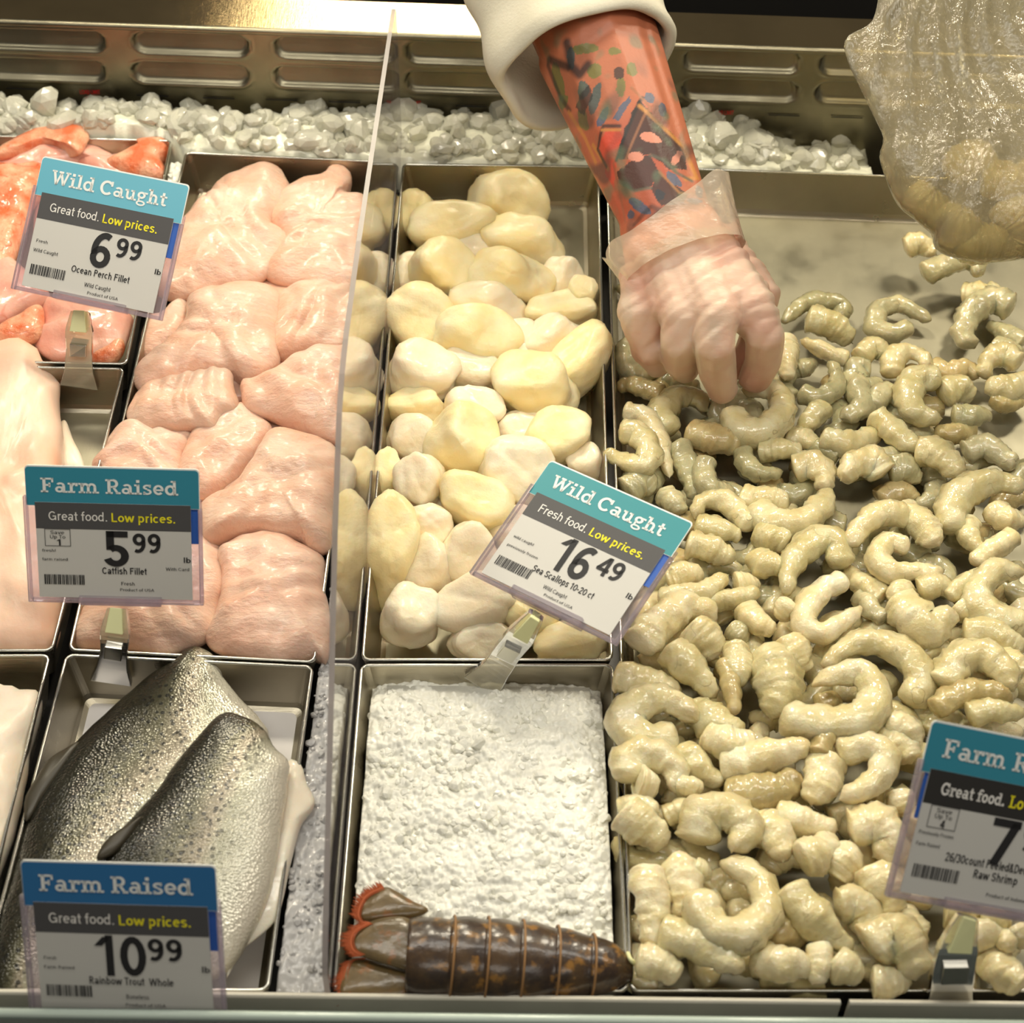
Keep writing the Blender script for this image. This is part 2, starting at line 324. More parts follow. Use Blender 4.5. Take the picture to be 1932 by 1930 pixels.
# slab-serif glyphs: r rectangle, l stroke, a arc stroke
SLAB = {
 'W': (.98, [('l', .12, .70, .30, .02, .13), ('l', .30, .02, .49, .62, .11), ('l', .49, .62, .68, .02, .13), ('l', .68, .02, .86, .70, .11), ('r', 0, .64, .26, .72), ('r', .36, .62, .6, .72), ('r', .72, .64, .98, .72)]),
 'i': (.36, [('r', .10, 0, .23, .5), ('r', 0, 0, .33, .09), ('r', 0, .41, .2, .5), ('r', .09, .58, .24, .72)]),
 'l': (.36, [('r', .10, 0, .23, .72), ('r', 0, 0, .33, .09), ('r', 0, .63, .2, .72)]),
 'd': (.62, [('a', .24, .25, .18, .20, 0, 360, .13), ('r', .37, 0, .50, .72), ('r', .27, .63, .5, .72), ('r', .4, 0, .6, .09)]),
 'C': (.70, [('a', .34, .36, .28, .31, 45, 318, .14), ('r', .52, .46, .63, .71)]),
 'a': (.58, [('a', .20, .16, .14, .11, 0, 360, .11), ('r', .33, 0, .46, .36), ('a', .25, .34, .145, .12, 0, 150, .11), ('r', .36, 0, .56, .09)]),
 'u': (.64, [('r', .08, .16, .20, .5), ('r', 0, .41, .2, .5), ('a', .26, .18, .12, .13, 180, 360, .12), ('r', .38, 0, .5, .5), ('r', .30, .41, .5, .5), ('r', .4, 0, .62, .09)]),
 'g': (.54, [('a', .22, .33, .15, .13, 0, 360, .12), ('r', .34, .41, .52, .5), ('a', .24, -.07, .19, .10, 0, 360, .09), ('l', .12, .24, .12, .02, .09)]),
 'h': (.62, [('r', .09, 0, .22, .72), ('r', 0, .63, .2, .72), ('r', 0, 0, .29, .09), ('a', .30, .31, .13, .14, 0, 180, .12), ('r', .37, 0, .49, .33), ('r', .33, 0, .60, .09)]),
 't': (.40, [('r', .10, .12, .23, .66), ('r', 0, .41, .36, .5), ('a', .25, .15, .09, .10, 180, 330, .11)]),
 'F': (.64, [('r', .09, 0, .23, .72), ('r', 0, 0, .33, .09), ('r', 0, .63, .58, .72), ('r', .49, .50, .58, .72), ('r', .2, .32, .42, .41), ('r', .36, .26, .44, .48)]),
 'r': (.48, [('r', .09, 0, .22, .5), ('r', 0, .41, .2, .5), ('r', 0, 0, .32, .09), ('a', .31, .31, .13, .14, 60, 180, .12), ('r', .33, .34, .45, .5)]),
 'm': (.96, [('r', .09, 0, .22, .5), ('r', 0, .41, .2, .5), ('r', 0, 0, .29, .09), ('a', .31, .31, .13, .14, 0, 180, .12), ('r', .38, 0, .50, .33), ('r', .34, 0, .57, .09), ('a', .60, .31, .14, .14, 0, 180, .12), ('r', .68, 0, .80, .33), ('r', .63, 0, .92, .09)]),
 'R': (.72, [('r', .09, 0, .23, .72), ('r', 0, 0, .32, .09), ('r', 0, .63, .36, .72), ('a', .35, .51, .16, .165, -90, 90, .13), ('r', .2, .30, .36, .39), ('l', .34, .36, .54, .04, .13), ('r', .46, 0, .68, .09)]),
 's': (.48, [('a', .22, .375, .14, .085, 20, 270, .10), ('a', .22, .14, .15, .10, -160, 90, .10), ('r', .30, .36, .39, .5), ('r', .04, 0, .13, .15)]),
 'e': (.54, [('a', .25, .25, .18, .20, 0, 318, .12), ('r', .08, .20, .47, .28)]),
 'G': (.74, [('a', .34, .36, .28, .31, 45, 340, .14), ('r', .52, .46, .63, .71), ('r', .40, .27, .70, .36), ('r', .53, .06, .65, .36)]),
 'f': (.40, [('r', .10, 0, .22, .58), ('a', .29, .56, .13, .12, 20, 180, .11), ('r', 0, .41, .38, .5), ('r', 0, 0, .33, .09)]),
 'o': (.54, [('a', .25, .25, .18, .20, 0, 360, .13)]),
 '.': (.24, [('r', .04, 0, .19, .15)]),
 ' ': (.26, []),
 'L': (.60, [('r', .09, 0, .23, .72), ('r', 0, .63, .33, .72), ('r', 0, 0, .55, .09), ('r', .46, 0, .55, .24)]),
 'w': (.74, [('l', .09, .48, .22, .02, .11), ('l', .22, .02, .36, .46, .09), ('l', .36, .46, .50, .02, .11), ('l', .50, .02, .63, .48, .09), ('r', 0, .42, .2, .5), ('r', .53, .42, .73, .5)]),
 'p': (.62, [('a', .34, .25, .18, .20, 0, 360, .13), ('r', .09, -.2, .22, .5), ('r', 0, .41, .2, .5), ('r', 0, -.2, .32, -.11)]),
 'c': (.50, [('a', .25, .25, .18, .20, 50, 318, .12), ('r', .35, .3, .44, .48)]),
}
def slab_text(s):
    V = []; F = []; x = 0.
    for ch in s:
        adv, prims = SLAB[ch]; prim_mesh(prims, V, F, x); x += adv
    return np.array(V), F

# ------------------------------------------------------------------ blobs (fillets), ellipsoids (scallops), swept shrimp
def blob(outline, org, sc, zmid, thick, nth=84, nr=16, seed=0., amp=.10, fold=(0, 0, 0), p=2.6, zslope=0., centre=None, rough=1.):
    """a thick soft slab: closed outline (crop pixels) set on a level zmid, rounded over the top and closed underneath.
    fold = (amplitude, waves per metre, direction) gives muscle ridges"""
    O = crom([(org[0] + x / sc, org[1] + y / sc) for x, y in outline], nth, True)
    W = np.array([U(u, v, zmid) for u, v in O])
    c = W.mean(0) if centre is None else U(org[0] + centre[0] / sc, org[1] + centre[1] / sc, zmid)
    jit = np.array([1 + .035 * rough * nz(q, 90, seed) for q in W])
    W = c + (W - c) * jit[:, None]
    V = []; F = []
    for top in (1, 0):
        for i in range(nr):
            r = math.sin((i + .0) / (nr - 1) * math.pi / 2) if i < nr - 1 else 1.
            if top == 0 and i == nr - 1: break
            for j in range(nth):
                q = c + (W[j] - c) * max(r, .02)
                h = (1 - r ** p) ** (1 / 2.0)
                if top:
                    z = thick * .5 * h * (1 + amp * 4 * nz(q, 28, seed)) + thick * amp * 1.2 * h * nz(q, 75, seed + 2)
                    if fold[0]:
                        s = (q[0] * math.cos(fold[2]) + q[1] * math.sin(fold[2])) * fold[1] + 1.4 * nz(q, 22, seed + 5)
                        z += fold[0] * min(1, h * 1.6) * (abs(math.sin(s * math.pi)) - .6)
                else: z = -thick * .5 * h
                q = q.copy(); q[2] = zmid + z + zslope * (q[1] - c[1]); V.append(q)
        if top: nt = len(V)
    F += grid_faces(nr, nth)
    # underside rings share the rim ring of the top
    b = nt
    F += [tuple(reversed(f)) for f in grid_faces(nr - 1, nth, True, b)]
    for j in range(nth):
        a0 = (nr - 1) * nth + j; a1 = (nr - 1) * nth + (j + 1) % nth; b0 = b + (nr - 2) * nth + j; b1 = b + (nr - 2) * nth + (j + 1) % nth
        F.append((a0, a1, b1, b0))
    F.append(tuple(range(nth))[::-1]); F.append(tuple(b + j for j in range(nth)))
    return np.array(V), [f[::-1] for f in F]

def ellip(u, v, z, wpx, hpx, ang, seed, depth=.8, ex=1.0, facet=.66, amp=.10, nlat=30, nlon=44):
    c = U(u, v, z); t = DEP(c) / FPX
    right = RC.T @ np.array([1., 0, 0]); upv = RC.T @ np.array([0, 1., 0]); back = RC.T @ np.array([0, 0, 1.])
    a = math.radians(-ang); e1 = math.cos(a) * right + math.sin(a) * upv; e2 = -math.sin(a) * right + math.cos(a) * upv
    A, B = wpx / 2 * t, hpx / 2 * t; D = min(A, B) * depth
    rs = np.random.RandomState(int(seed * 10) % 9999)
    fdir = np.array([rs.uniform(-.7, .7), rs.uniform(.0, .9), rs.uniform(.45, 1)]); fdir /= np.linalg.norm(fdir)
    nd = np.array([rs.uniform(-1, 1), rs.uniform(-1, .3), rs.uniform(.2, .8)]); nd /= np.linalg.norm(nd)
    V = []
    sp = lambda x, e: math.copysign(abs(x) ** e, x)
    for i in range(nlat):
        th = math.pi * i / (nlat - 1)
        for j in range(nlon):
            ph = 2 * math.pi * j / nlon
            n = np.array([math.sin(th) * math.cos(ph), math.sin(th) * math.sin(ph), math.cos(th)])
            s = n @ fdir
            rad = np.linalg.norm(n - fdir * s); n = n / max(.2, (abs(s * 1.12) ** 5.0 + rad ** 5.0) ** (1 / 5.0)) * .96
            k = 1 + amp * 1.6 * nz(n, 1.1, seed) + amp * .6 * nz(n, 2.6, seed + 3) + .02 * nz(n, 7, seed)
            dn = abs(n @ nd); k -= .06 * math.exp(-(dn / .10) ** 2) * .8   # crease where the muscle splits
            n = n * k
            V.append(c + n[0] * A * e1 + n[1] * B * e2 + n[2] * D * back)
    F = grid_faces(nlat, nlon)
    return np.array(V), F

def shrimp_mesh(px, wpx, zf, seed, tilt=0., n=44, m=16):
    """px: spine in picture pixels from the cut head end to the tail, zf(y) the level of the heap there"""
    S = crom(px, n)
    u0, v0 = S.mean(0); r0 = wpx / 2 * mpp(u0, v0, 0)
    zb = zf(U(u0, v0, 0)[1]); P = []
    for i, (u, v) in enumerate(S):
        s = i / (n - 1)
        P.append(U(u, v, zb + r0 * (.25 * math.sin(math.pi * s) + tilt * (s - .5))))
    P = np.array(P); T = np.gradient(P, axis=0); T /= np.linalg.norm(T, axis=1)[:, None]
    view = CP - P.mean(0); view /= np.linalg.norm(view); up = np.array([0, 0, 1.]) * .6 + view * .4; up /= np.linalg.norm(up)
    mid = P.mean(0); V = []; MK = []
    length = np.linalg.norm(np.diff(P, axis=0), axis=1).sum(); nseg = 6.5
    for i in range(n):
        s = i / (n - 1)
        prof = 1.04 + .06 * math.sin(s * 5)
        prof *= 1 - .42 * max(0, (s - .42) / .58) ** 1.5
        if s > .90: prof *= max(.30, math.sqrt(max(0, 1 - ((s - .90) / .10) ** 2)))
        if s < .05: prof *= .62 + .38 * math.sqrt(s / .05)
        fr = (s * nseg) % 1.0
        ridge = 1 + .025 * (1 - fr) - .025 * math.exp(-((min(fr, 1 - fr)) / .12) ** 2)
        if s < .12 or s > .93: ridge = 1
        b = np.cross(T[i], up); b /= np.linalg.norm(b) + 1e-9; w_ = np.cross(b, T[i])
        sgn = 1 if b @ (mid - P[i]) > 0 else -1      # belly lies on the inside of the curl
        for j in range(m):
            a = 2 * math.pi * j / m; ca, sa = math.cos(a), math.sin(a)
            r = r0 * prof
            if ca * sgn > 0: r *= (1 - .10 * ca * sgn) * (1 + (ridge - 1) * .6)
            else: r *= ridge * (1 + .06 * (-ca * sgn))
            gd = abs(math.atan2(math.sin(a - (math.pi if sgn > 0 else 0) - sgn * -.55), math.cos(a - (math.pi if sgn > 0 else 0) - sgn * -.55)))
            r *= 1 - .13 * math.exp(-(gd / .22) ** 2) * (1 if .08 < s < .75 else .2)      # the deveining cut
            d = ca * b + sa * w_ * .82
            q = P[i] + d * r
            MK.append(max(.75 * math.exp(-(gd / .20) ** 2) * (1 if s < .8 else .4), (.12 * math.exp(-(min(fr, 1 - fr) / .07) ** 2) if .12 < s < .93 else 0), .5 * max(0, (s - .8) / .2)))
            q = q + d * r0 * (.26 * nz(q, 60, seed) + .22 * nz(q, 150, seed + 1) + .09 * nz(q, 400, seed + 2))
            V.append(q)
    F = [f[::-1] for f in grid_faces(n, m)]
    c0 = P[0] - T[0] * r0 * .12; c1 = P[-1] + T[-1] * r0 * .15
    V = [*V, c0, c1]; k = n * m
    for j in range(m): F.append((k, j, (j + 1) % m)); F.append((k + 1, (n - 1) * m + (j + 1) % m, (n - 1) * m + j))
    return np.array(V), [f[::-1] for f in F], MK + [0., .5]
def thing_mesh(name, VF, mat, label, cat, group=None, parent=None):
    mb = MB(); mb.add(VF[0], VF[1]); o = mb.build(name, mat, parent, True)
    if len(VF) > 2: o.data.attributes.new('mark', 'FLOAT', 'POINT').data.foreach_set('value', np.array(VF[2], np.float32))
    return finish(o, label, cat, group)
ORD = 'first second third fourth fifth sixth seventh eighth ninth tenth eleventh twelfth thirteenth fourteenth fifteenth sixteenth seventeenth eighteenth nineteenth twentieth'.split()

# ================================================================== THE CASE
case = empty('display_case', (0, .2, -.2), 'stainless steel seafood display case holding the trays on ice', 'display case')
mb = MB(); mb.box((-.75, -.24, -.16), (.75, .60, -.045)); mb.build('deck', M['deck'], case)
# back panel with two rows of pressed pockets
PANX0 = -.70
def pan_y(x): return .56 - .0415 * (x + .373)
def panel_hit(u, v):
    d = ray(u, v); t = (.56 - .0415 * (.373 + CP[0]) - CP[1]) / (d[1] + .0415 * d[0]); return CP + d * t
pockets = []
for row in ([(-72, 197, 75), (250, 470, 84), (517, 738, 93), (764, 985, 102), (1030, 1250, 110), (1288, 1512, 117), (1545, 1770, 124), (1808, 2030, 132)],
            [(-75, 199, 131), (250, 471, 140), (517, 738, 148), (764, 985, 157), (1030, 1250, 165), (1286, 1508, 171), (1538, 1765, 178), (1800, 2030, 186)]):
    for a, b, v in row:
        pa, pb = panel_hit(a, v), panel_hit(b, v); pockets.append((pa[0], pb[0], (pa[2] + pb[2]) / 2))
mb = MB(); nx, nzv = 640, 84; ztop = .0735; zbot = -.045
for iz in range(nzv):
    z = zbot + (ztop - zbot) * iz / (nzv - 1)
    for ix in range(nx):
        x = PANX0 + 1.4 * ix / (nx - 1); y = pan_y(x); hr = .0098
        for a, b, zc in pockets:
            if a - .02 < x < b + .02 and abs(z - zc) < .018:
                dx = max(a + hr - x, 0, x - (b - hr)); d = math.hypot(dx, z - zc)
                if d < hr:
                    k = 1 - (d / hr) ** 2; tilt = (zc + hr - z) / (2 * hr)
                    y += .0075 * min(1, k * 2.2) * (1.15 - .75 * tilt)
                elif d < hr + .003: y -= .0012 * (1 - (d - hr) / .003)
        mb.v.append((x, y, z))
mb.f = grid_faces(nzv, nx, False); mb.m = [0] * len(mb.f)
mb.build('back_panel', M['steel_back'], case, True)
mb = MB()
tube(mb, [(x, pan_y(x) - .0005, ztop + .001) for x in np.linspace(-.7, .7, 20)], .0028, 10)
mb.build('back_panel_rim', M['steel_back'], case, True)
mb = MB()
for x0, x1 in ((-.7, .7),):
    vv = [(x, pan_y(x) + dy, ztop + .001 + dz) for dy, dz in ((.001, 0), (.043, .0022), (.046, -.06)) for x in np.linspace(x0, x1, 24)]
    mb.add(vv, grid_faces(3, 24, False))
led = mb.build('ledge', M['ledge'], case, False); led['label'] = 'scratched mirror bright steel ledge'
mb = MB(); mb.box((-.7, .66, -.1), (.7, .70, .075)); mb.build('dark_recess', M['black'], case)
# load limit marks
txt_needed = [(s, b) for s in ('LOAD LIMIT',) for b in (True,)]
# front lip in two lengths with a gap
def lip(name, xa, xb):
    mb = MB(); y0, y1 = -.2252, -.2215
    mb.add([(xa, y1, -.05), (xa, y1, .0105), (xa, y1 - .002, .0122), (xa, y0 + .001, .0122), (xa, y0, .0112), (xa, y0, -.06),
            (xb, y1, -.05), (xb, y1, .0105), (xb, y1 - .002, .0122), (xb, y0 + .001, .0122), (xb, y0, .0112), (xb, y0, -.06)],
           [(i, i + 1, i + 7, i + 6) for i in range(5)] + [(5, 0, 6, 11), (0, 5, 4, 3, 2, 1), (6, 7, 8, 9, 10, 11)])
    return mb.build(name, M['steel_lip'], case, False, bevel=.0006)
xg = UY(1602, 1862, -.228)[0]; xh = UY(1619, 1862, -.228)[0]
lip('front_lip', -.7, xg); lip('front_lip', xh, .7)

# lower front glass: its polished top edge crosses the foot of the picture
zt = None
gy = -.247; gtop = UY(966, 1909, gy)[2]
gl = MB(); gl.box((-.7, gy - .006, -.18), (.7, gy, gtop - .0012)); 
fg = gl.build('front_glass', M['glass']); finish(fg, 'low clear front glass standing before the steel lip', 'glass')
mb = MB(); tube(mb, [(-.7, gy - .003, gtop - .002), (.7, gy - .003, gtop - .002)], .0026, 10)
mb.build('polished_edge', M['glass_edge'], fg, True)

# ================================================================== TRAYS
def tray(name, px, label, depth=.033, inset=.007, floor_mat='steel_floor', z=0.):
    """px: rim corners back-left, back-right, front-right, front-left in picture pixels at rim level"""
    Q = np.array([U(u, v, z) for u, v in px]); c = Q.mean(0)
    mb = MB(); th = .0009
    nrm = []
    def inner(d, zz, rad=0.004):
        out = []
        for i in range(4):
            p = Q[i]; a = Q[(i - 1) % 4] - p; b = Q[(i + 1) % 4] - p; a /= np.linalg.norm(a); b /= np.linalg.norm(b)
            for k in range(5):
                f = k / 4.; q = p + a * (d + rad * (1 - f) ** 1.6) + b * (d + rad * f ** 1.6); q[2] = zz; out.append(q)
        return np.array(out)
    levels = [(-.0012, z), (0, z + .0003), (inset * .8, z - depth + .004), (inset, z - depth + .0012), (inset + .003, z - depth)]
    V = []; F = []
    for d, zz in levels: V += list(inner(d, zz))
    F += [f[::-1] for f in grid_faces(len(levels), 20)]
    mb.add(V, [f for f in F], 0)
    b = len(mb.v) - 20
    mb.f.append(tuple(range(b, b + 20))[::-1]); mb.m.append(1)
    # outer shell
    V2 = list(inner(-.0012, z)) + list(inner(inset * .8 - .0012, z - depth + .003)) + list(inner(inset, z - depth - .001))
    F2 = grid_faces(3, 20); mb.add(V2, F2, 0); b = len(mb.v) - 20; mb.f.append(tuple(range(b, b + 20))); mb.m.append(0)
    for f in range(len(mb.f)): mb.f[f] = mb.f[f][::-1]
    o = mb.build(name, [M['steel'], M[floor_mat]]); finish(o, label, 'tray', 'steel trays in the case')
    rb = MB(); loop = inner(-.0004, z + .0004); tube(rb, list(loop) + [loop[0]], .0011, 8, cap=False)
    rb.build('rolled_rim', M['spring'], o, True)
    return o
FY = 1868
T_scallop = tray('tray', [(762, 312), (1127, 316), (1152, 1245), (686, 1245)], 'long steel tray of yellow sea scallops right of the clear divider')
T_cat = tray('tray', [(352, 290), (716, 307), (592, 1249), (133, 1226)], 'long steel tray of pink catfish fillets left of the clear divider')
T_perch = tray('tray', [(-60, 257), (322, 268), (237, 687), (-190, 680)], 'short steel tray of orange-skinned perch fillets in the back corner')
T_white = tray('tray', [(-195, 690), (232, 698), (97, 1227), (-400, 1229)], 'steel tray of one big pink-white fillet beside the catfish tray')
T_left = tray('tray', [(-400, 1240), (92, 1239), (-66, FY), (-700, FY)], 'steel tray with a pale fillet at the front, mostly cut off by the picture edge')
T_trout = tray('tray', [(128, 1238), (588, 1260), (503, FY), (-38, FY)], 'steel tray holding two whole trout behind the front lip', floor_mat='floor_glare')
T_lob = tray('tray', [(684, 1257), (1153, 1257), (1183, FY), (633, FY)], 'steel tray packed with crushed ice and one lobster tail')
T_shr = tray('tray', [(1146, 314), (2010, 347), (2190, FY), (1192, FY)], 'widest steel tray, heaped with raw peeled shrimp', depth=.036)

# ================================================================== ICE
def chunk_mesh(mb, c, r, seed, flat=.85):
    """a chipped piece of ice: a ball cut by a few random flats"""
    rs = np.random.RandomState(seed); ico = ICO_V.copy()
    for q in range(9):
        nn = rs.normal(size=3); nn /= np.linalg.norm(nn); h = rs.uniform(.55, .85); dd = ico @ nn
        ico = ico - np.maximum(0, dd - h)[:, None] * nn
    ico = ico * rs.uniform(.8, 1.3, 3) * np.array([1, 1, flat]); a = rs.uniform(0, 6.28); ca, sa = math.cos(a), math.sin(a)
    ico = np.stack([ico[:, 0] * ca - ico[:, 1] * sa, ico[:, 0] * sa + ico[:, 1] * ca, ico[:, 2]], 1)
    mb.add(ico * r + c, ICO_F)
import bmesh
bm = bmesh.new(); bmesh.ops.create_icosphere(bm, subdivisions=1, radius=1)
bm2 = bmesh.new(); bmesh.ops.create_icosphere(bm2, subdivisions=2, radius=1)
ICO_V = np.array([v.co[:] for v in bm2.verts]); ICO_F = [tuple(v.index for v in f.verts) for f in bm2.faces]
ICO1_V = np.array([v.co[:] for v in bm.verts]); ICO1_F = [tuple(v.index for v in f.verts) for f in bm.faces]
bm.free(); bm2.free()
def ice_field(name, x0f, x1f, ya, yb, zf, nx, ny, mat, label, chunks, crange, cmat, seed, depth=.03, bumps=.0035, warp=None, sink=(-.15, .7)):
    mb = MB(); rs = np.random.RandomState(seed)
    for j in range(ny):
        y_ = ya + (yb - ya) * j / (ny - 1)
        for i in range(nx):
            y = y_; s = i / (nx - 1); x = x0f(y) * (1 - s) + x1f(y) * s; y = warp(x, y) if warp else y; p = (x, y, 0)
            z = zf(x, y) + bumps * (nz(p, 60, seed) + .8 * abs(nz(p, 150, seed + 1)) + .5 * nz(p, 330, seed + 2) + .3 * nz(p, 620, seed + 4))
            if i in (0, nx - 1) or j in (0, ny - 1): z -= depth
            mb.v.append((x, y, z))
    mb.f = grid_faces(ny, nx, False); mb.m = [0] * len(mb.f)
    mb.box((min(x0f(ya), x0f(yb)) + .01, ya + .005, zf(0, (ya + yb) / 2) - depth), (max(x1f(ya), x1f(yb)) - .01, yb - .005, zf(0, (ya + yb) / 2) - depth + .002))
    for k in range(chunks):
        y = ya + (yb - ya) * rs.uniform(.02, .98); s = rs.uniform(.015, .985); x = x0f(y) * (1 - s) + x1f(y) * s
        y = warp(x, y) + .004 if warp else y
        r = rs.uniform(*crange) * (1 if rs.rand() < .8 else 1.5)
        b = len(mb.f)
        chunk_mesh(mb, np.array([x, y, zf(x, y) + r * rs.uniform(*sink)]), r, seed * 1000 + k)
        for q in range(b, len(mb.f)): mb.m[q] = 1
    o = mb.build(name, [mat, cmat], None, True)
    o.data.polygons.foreach_set('use_smooth', [q == 0 for q in mb.m])
    return finish(o, label, 'crushed ice', None, 'stuff')
def back_z(x, y):
    u = PX((x, y, 0))[0]
    base = .011 if u < 1330 else .011 - .030 * min(1, (u - 1330) / 330)
    return base * (.25 + .75 * min(1, max(0, (y - .492) / .03))) - .004 + .010 * nz((x, y, 0), 24, 3) * min(1, max(0, (y - .5) / .02))
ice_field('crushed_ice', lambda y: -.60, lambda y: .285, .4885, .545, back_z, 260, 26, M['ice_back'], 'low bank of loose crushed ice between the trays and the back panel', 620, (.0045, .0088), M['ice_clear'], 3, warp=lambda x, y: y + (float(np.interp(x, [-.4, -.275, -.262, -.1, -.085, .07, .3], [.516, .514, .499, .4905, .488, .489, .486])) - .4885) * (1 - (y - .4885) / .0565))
def tray_x(a, b):
    P0, P1 = U(*a), U(*b)
    return lambda y: P0[0] + (P1[0] - P0[0]) * (y - P0[1]) / (P1[1] - P0[1])
lx0 = tray_x((686, 1257), (641, 1868)); lx1 = tray_x((1150, 1257), (1180, 1868))
def lob_z(x, y):
    k = min(1, max(0, (-.006 - y) / .05)); e = min(x - lx0(y) - .004, lx1(y) - .004 - x) / .012 + .55 * nz((x, y, 0), 55, 4) + .25 * nz((x, y, 0), 150, 7)
    return -.019 + .014 * k + .003 * nz((x, y, 0), 14, 9) + .004 * min(1, max(-1.2, e)) - .003 * max(0, nz((x, y, 0), 40, 12))
ice_field('crushed_ice', lambda y: lx0(y) + .004, lambda y: lx1(y) - .004, -.214, -.006, lob_z, 210, 250, M['ice'], 'white crushed ice packed in the tray under the lobster tail', 1500, (.0012, .0032), M['ice'], 5, .013, .0026, sink=(-.6, .1))
sx0 = tray_x((588, 1260), (503, 1868)); sx1 = tray_x((716, 307), (592, 1249))
ice_field('crushed_ice', lambda y: (sx0(y) if y < 0 else sx1(y)) + .0028, lambda y: -.0940, -.214, .47, lambda x, y: -.007 + .003 * nz((x, y, 0), 45, 2), 30, 420, M['ice_wet'], 'thin strip of wet grey ice along the foot of the clear divider', 700, (.0008, .0020), M['ice_wet'], 6, .02, .0025, sink=(-.6, .2))
gx0 = tray_x((322, 268), (250, 620)); gx1 = tray_x((352, 290), (270, 620))
ice_field('crushed_ice', lambda y: gx0(y) + .0015, lambda y: gx1(y) - .0015, .40, .4885, lambda x, y: -.004, 12, 60, M['ice'], 'narrow tongue of ice between the perch and catfish trays', 30, (.001, .002), M['ice'], 8, .02, .002)
gx2 = tray_x((720, 307), (712, 420)); gx3 = tray_x((757, 312), (751, 420))

# ================================================================== CLEAR DIVIDER
XD = -.092; prof = [(.512, -.004), (.514, .118), (.507, .124), (.43, .137), (.347, .151), (.272, .164), (.17, .181), (.072, .193), (.045, .1925), (.021, .187), (-.035, .157), (-.102, .109), (-.20, .041), (-.2185, .025), (-.2185, -.004)]
div = MB(); th = .0015
V = [(XD - th, y, z) for y, z in prof] + [(XD + th, y, z) for y, z in prof]; k = len(prof)
div.add(V, [tuple(range(k)), tuple(range(2 * k - 1, k - 1, -1))], 0)
dv = div.build('divider_panel', M['acrylic']); finish(dv, 'tall clear acrylic divider standing between the catfish and the scallops', 'divider')
mb = MB(); V = [(XD - th, y, z + .0002) for y, z in prof] + [(XD + th, y, z + .0002) for y, z in prof]
mb.add(V, [(i, i + 1, k + i + 1, k + i) for i in range(k - 1)]); e = mb.build('panel_edge', M['acrylic_edge'], dv); e['label'] = 'milky scuffed edge of the divider'

# ================================================================== SCALLOPS
SC1 = [  # crop px (660,300)/3.712 : cx, cy, w, h, angle, tone, dz
 (500,430,280,370,-25,'y',-.004),(1112,305,490,370,18,'y',0),(725,490,560,320,-8,'y',.002),(1208,580,520,290,18,'y',.003),(855,655,280,230,0,'w',-.004),
 (655,780,430,350,28,'y',.004),(400,810,200,290,10,'w',-.004),(1125,835,540,320,12,'y',.006),(1470,860,260,300,20,'w',-.004),(1480,1075,470,250,-5,'y',-.001),(1622,950,190,230,0,'y',.006),
 (497,1125,470,440,10,'y',.006),(970,1045,480,300,15,'w',-.001),(870,1238,535,390,8,'y',.007),(1190,1340,270,340,15,'w',-.003),(1432,1275,390,310,-12,'w',.004),(1605,1430,330,500,38,'y',.006),
 (515,1505,445,360,15,'w',.006),(850,1490,430,260,18,'w',-.002),(1298,1590,550,400,15,'y',.008),(470,1745,390,230,5,'y',-.002),(868,1755,390,290,8,'w',.004),(1200,1850,320,150,-12,'w',-.004)]
SC2 = [  # (660,780)/2.841
 (340,140,260,240,0,'w',.003),(600,172,330,340,10,'y',.008),(905,105,240,180,-15,'w',-.004),(1110,120,340,255,-20,'y',.006),(880,310,370,340,15,'w',.006),(1268,265,190,170,20,'w',-.002),
 (180,350,160,250,12,'y',.002),(370,370,245,280,-12,'w',.009),(690,490,420,250,28,'y',.009),(425,600,220,200,25,'w',.008),(217,722,285,475,3,'y',.010),(430,830,250,290,0,'w',.002),(640,760,280,310,5,'w',.003),
 (330,1085,290,280,-5,'w',.006),(685,1040,430,290,-12,'w',.007),(690,1220,290,190,-8,'w',0),(960,1090,290,250,-15,'y',.002),(1190,1235,400,200,-14,'y',.004),(545,560,200,180,20,'w',-.008),(900,640,260,230,10,'w',-.002),(1010,880,260,230,0,'y',-.002),(1230,900,240,260,0,'w',-.002),(860,880,220,220,0,'y',-.003)]
items = [(660 + x / 3.712, 300 + y / 3.712, w_ / 3.712, h_ / 3.712, a, t, dz) for x, y, w_, h_, a, t, dz in SC1] + [(660 + x / 2.841, 780 + y / 2.841, w_ / 2.841, h_ / 2.841, a, t, dz) for x, y, w_, h_, a, t, dz in SC2]
def row_labels(centres, pitch, start):
    """which row from the front and which place along it: {index: (row, place)}"""
    rows = {}
    for i, (u, v) in enumerate(centres): rows.setdefault(max(0, int((start - v) // pitch)), []).append((u, i))
    out = {}
    for r, lst in rows.items():
        for k, (u, i) in enumerate(sorted(lst)): out[i] = (r, k, len(lst))
    return out
rl = row_labels([(a[0], a[1]) for a in items], 88, 1262)
for i, (u, v, wp, hp, a, t, dz) in enumerate(items):
    r, k, n = rl[i]
    shape = 'long' if max(wp, hp) / min(wp, hp) > 1.55 else ('plump' if wp * hp > 13500 else 'small round' if wp * hp < 6500 else 'rounded')
    lab = '%s %s raw scallop, %s from left in %s row from the tray front' % (shape, {'y': 'yellow', 'w': 'pale cream'}[t], ORD[k], ORD[r])
    thing_mesh('scallop', ellip(u, v, -.013 + dz, wp * 1.12, hp * 1.18, a, 3.1 + i * 1.37, 1.0 if t == 'y' else .9), M['scallop_' + t], lab, 'scallop', 'raw sea scallops in the tray')

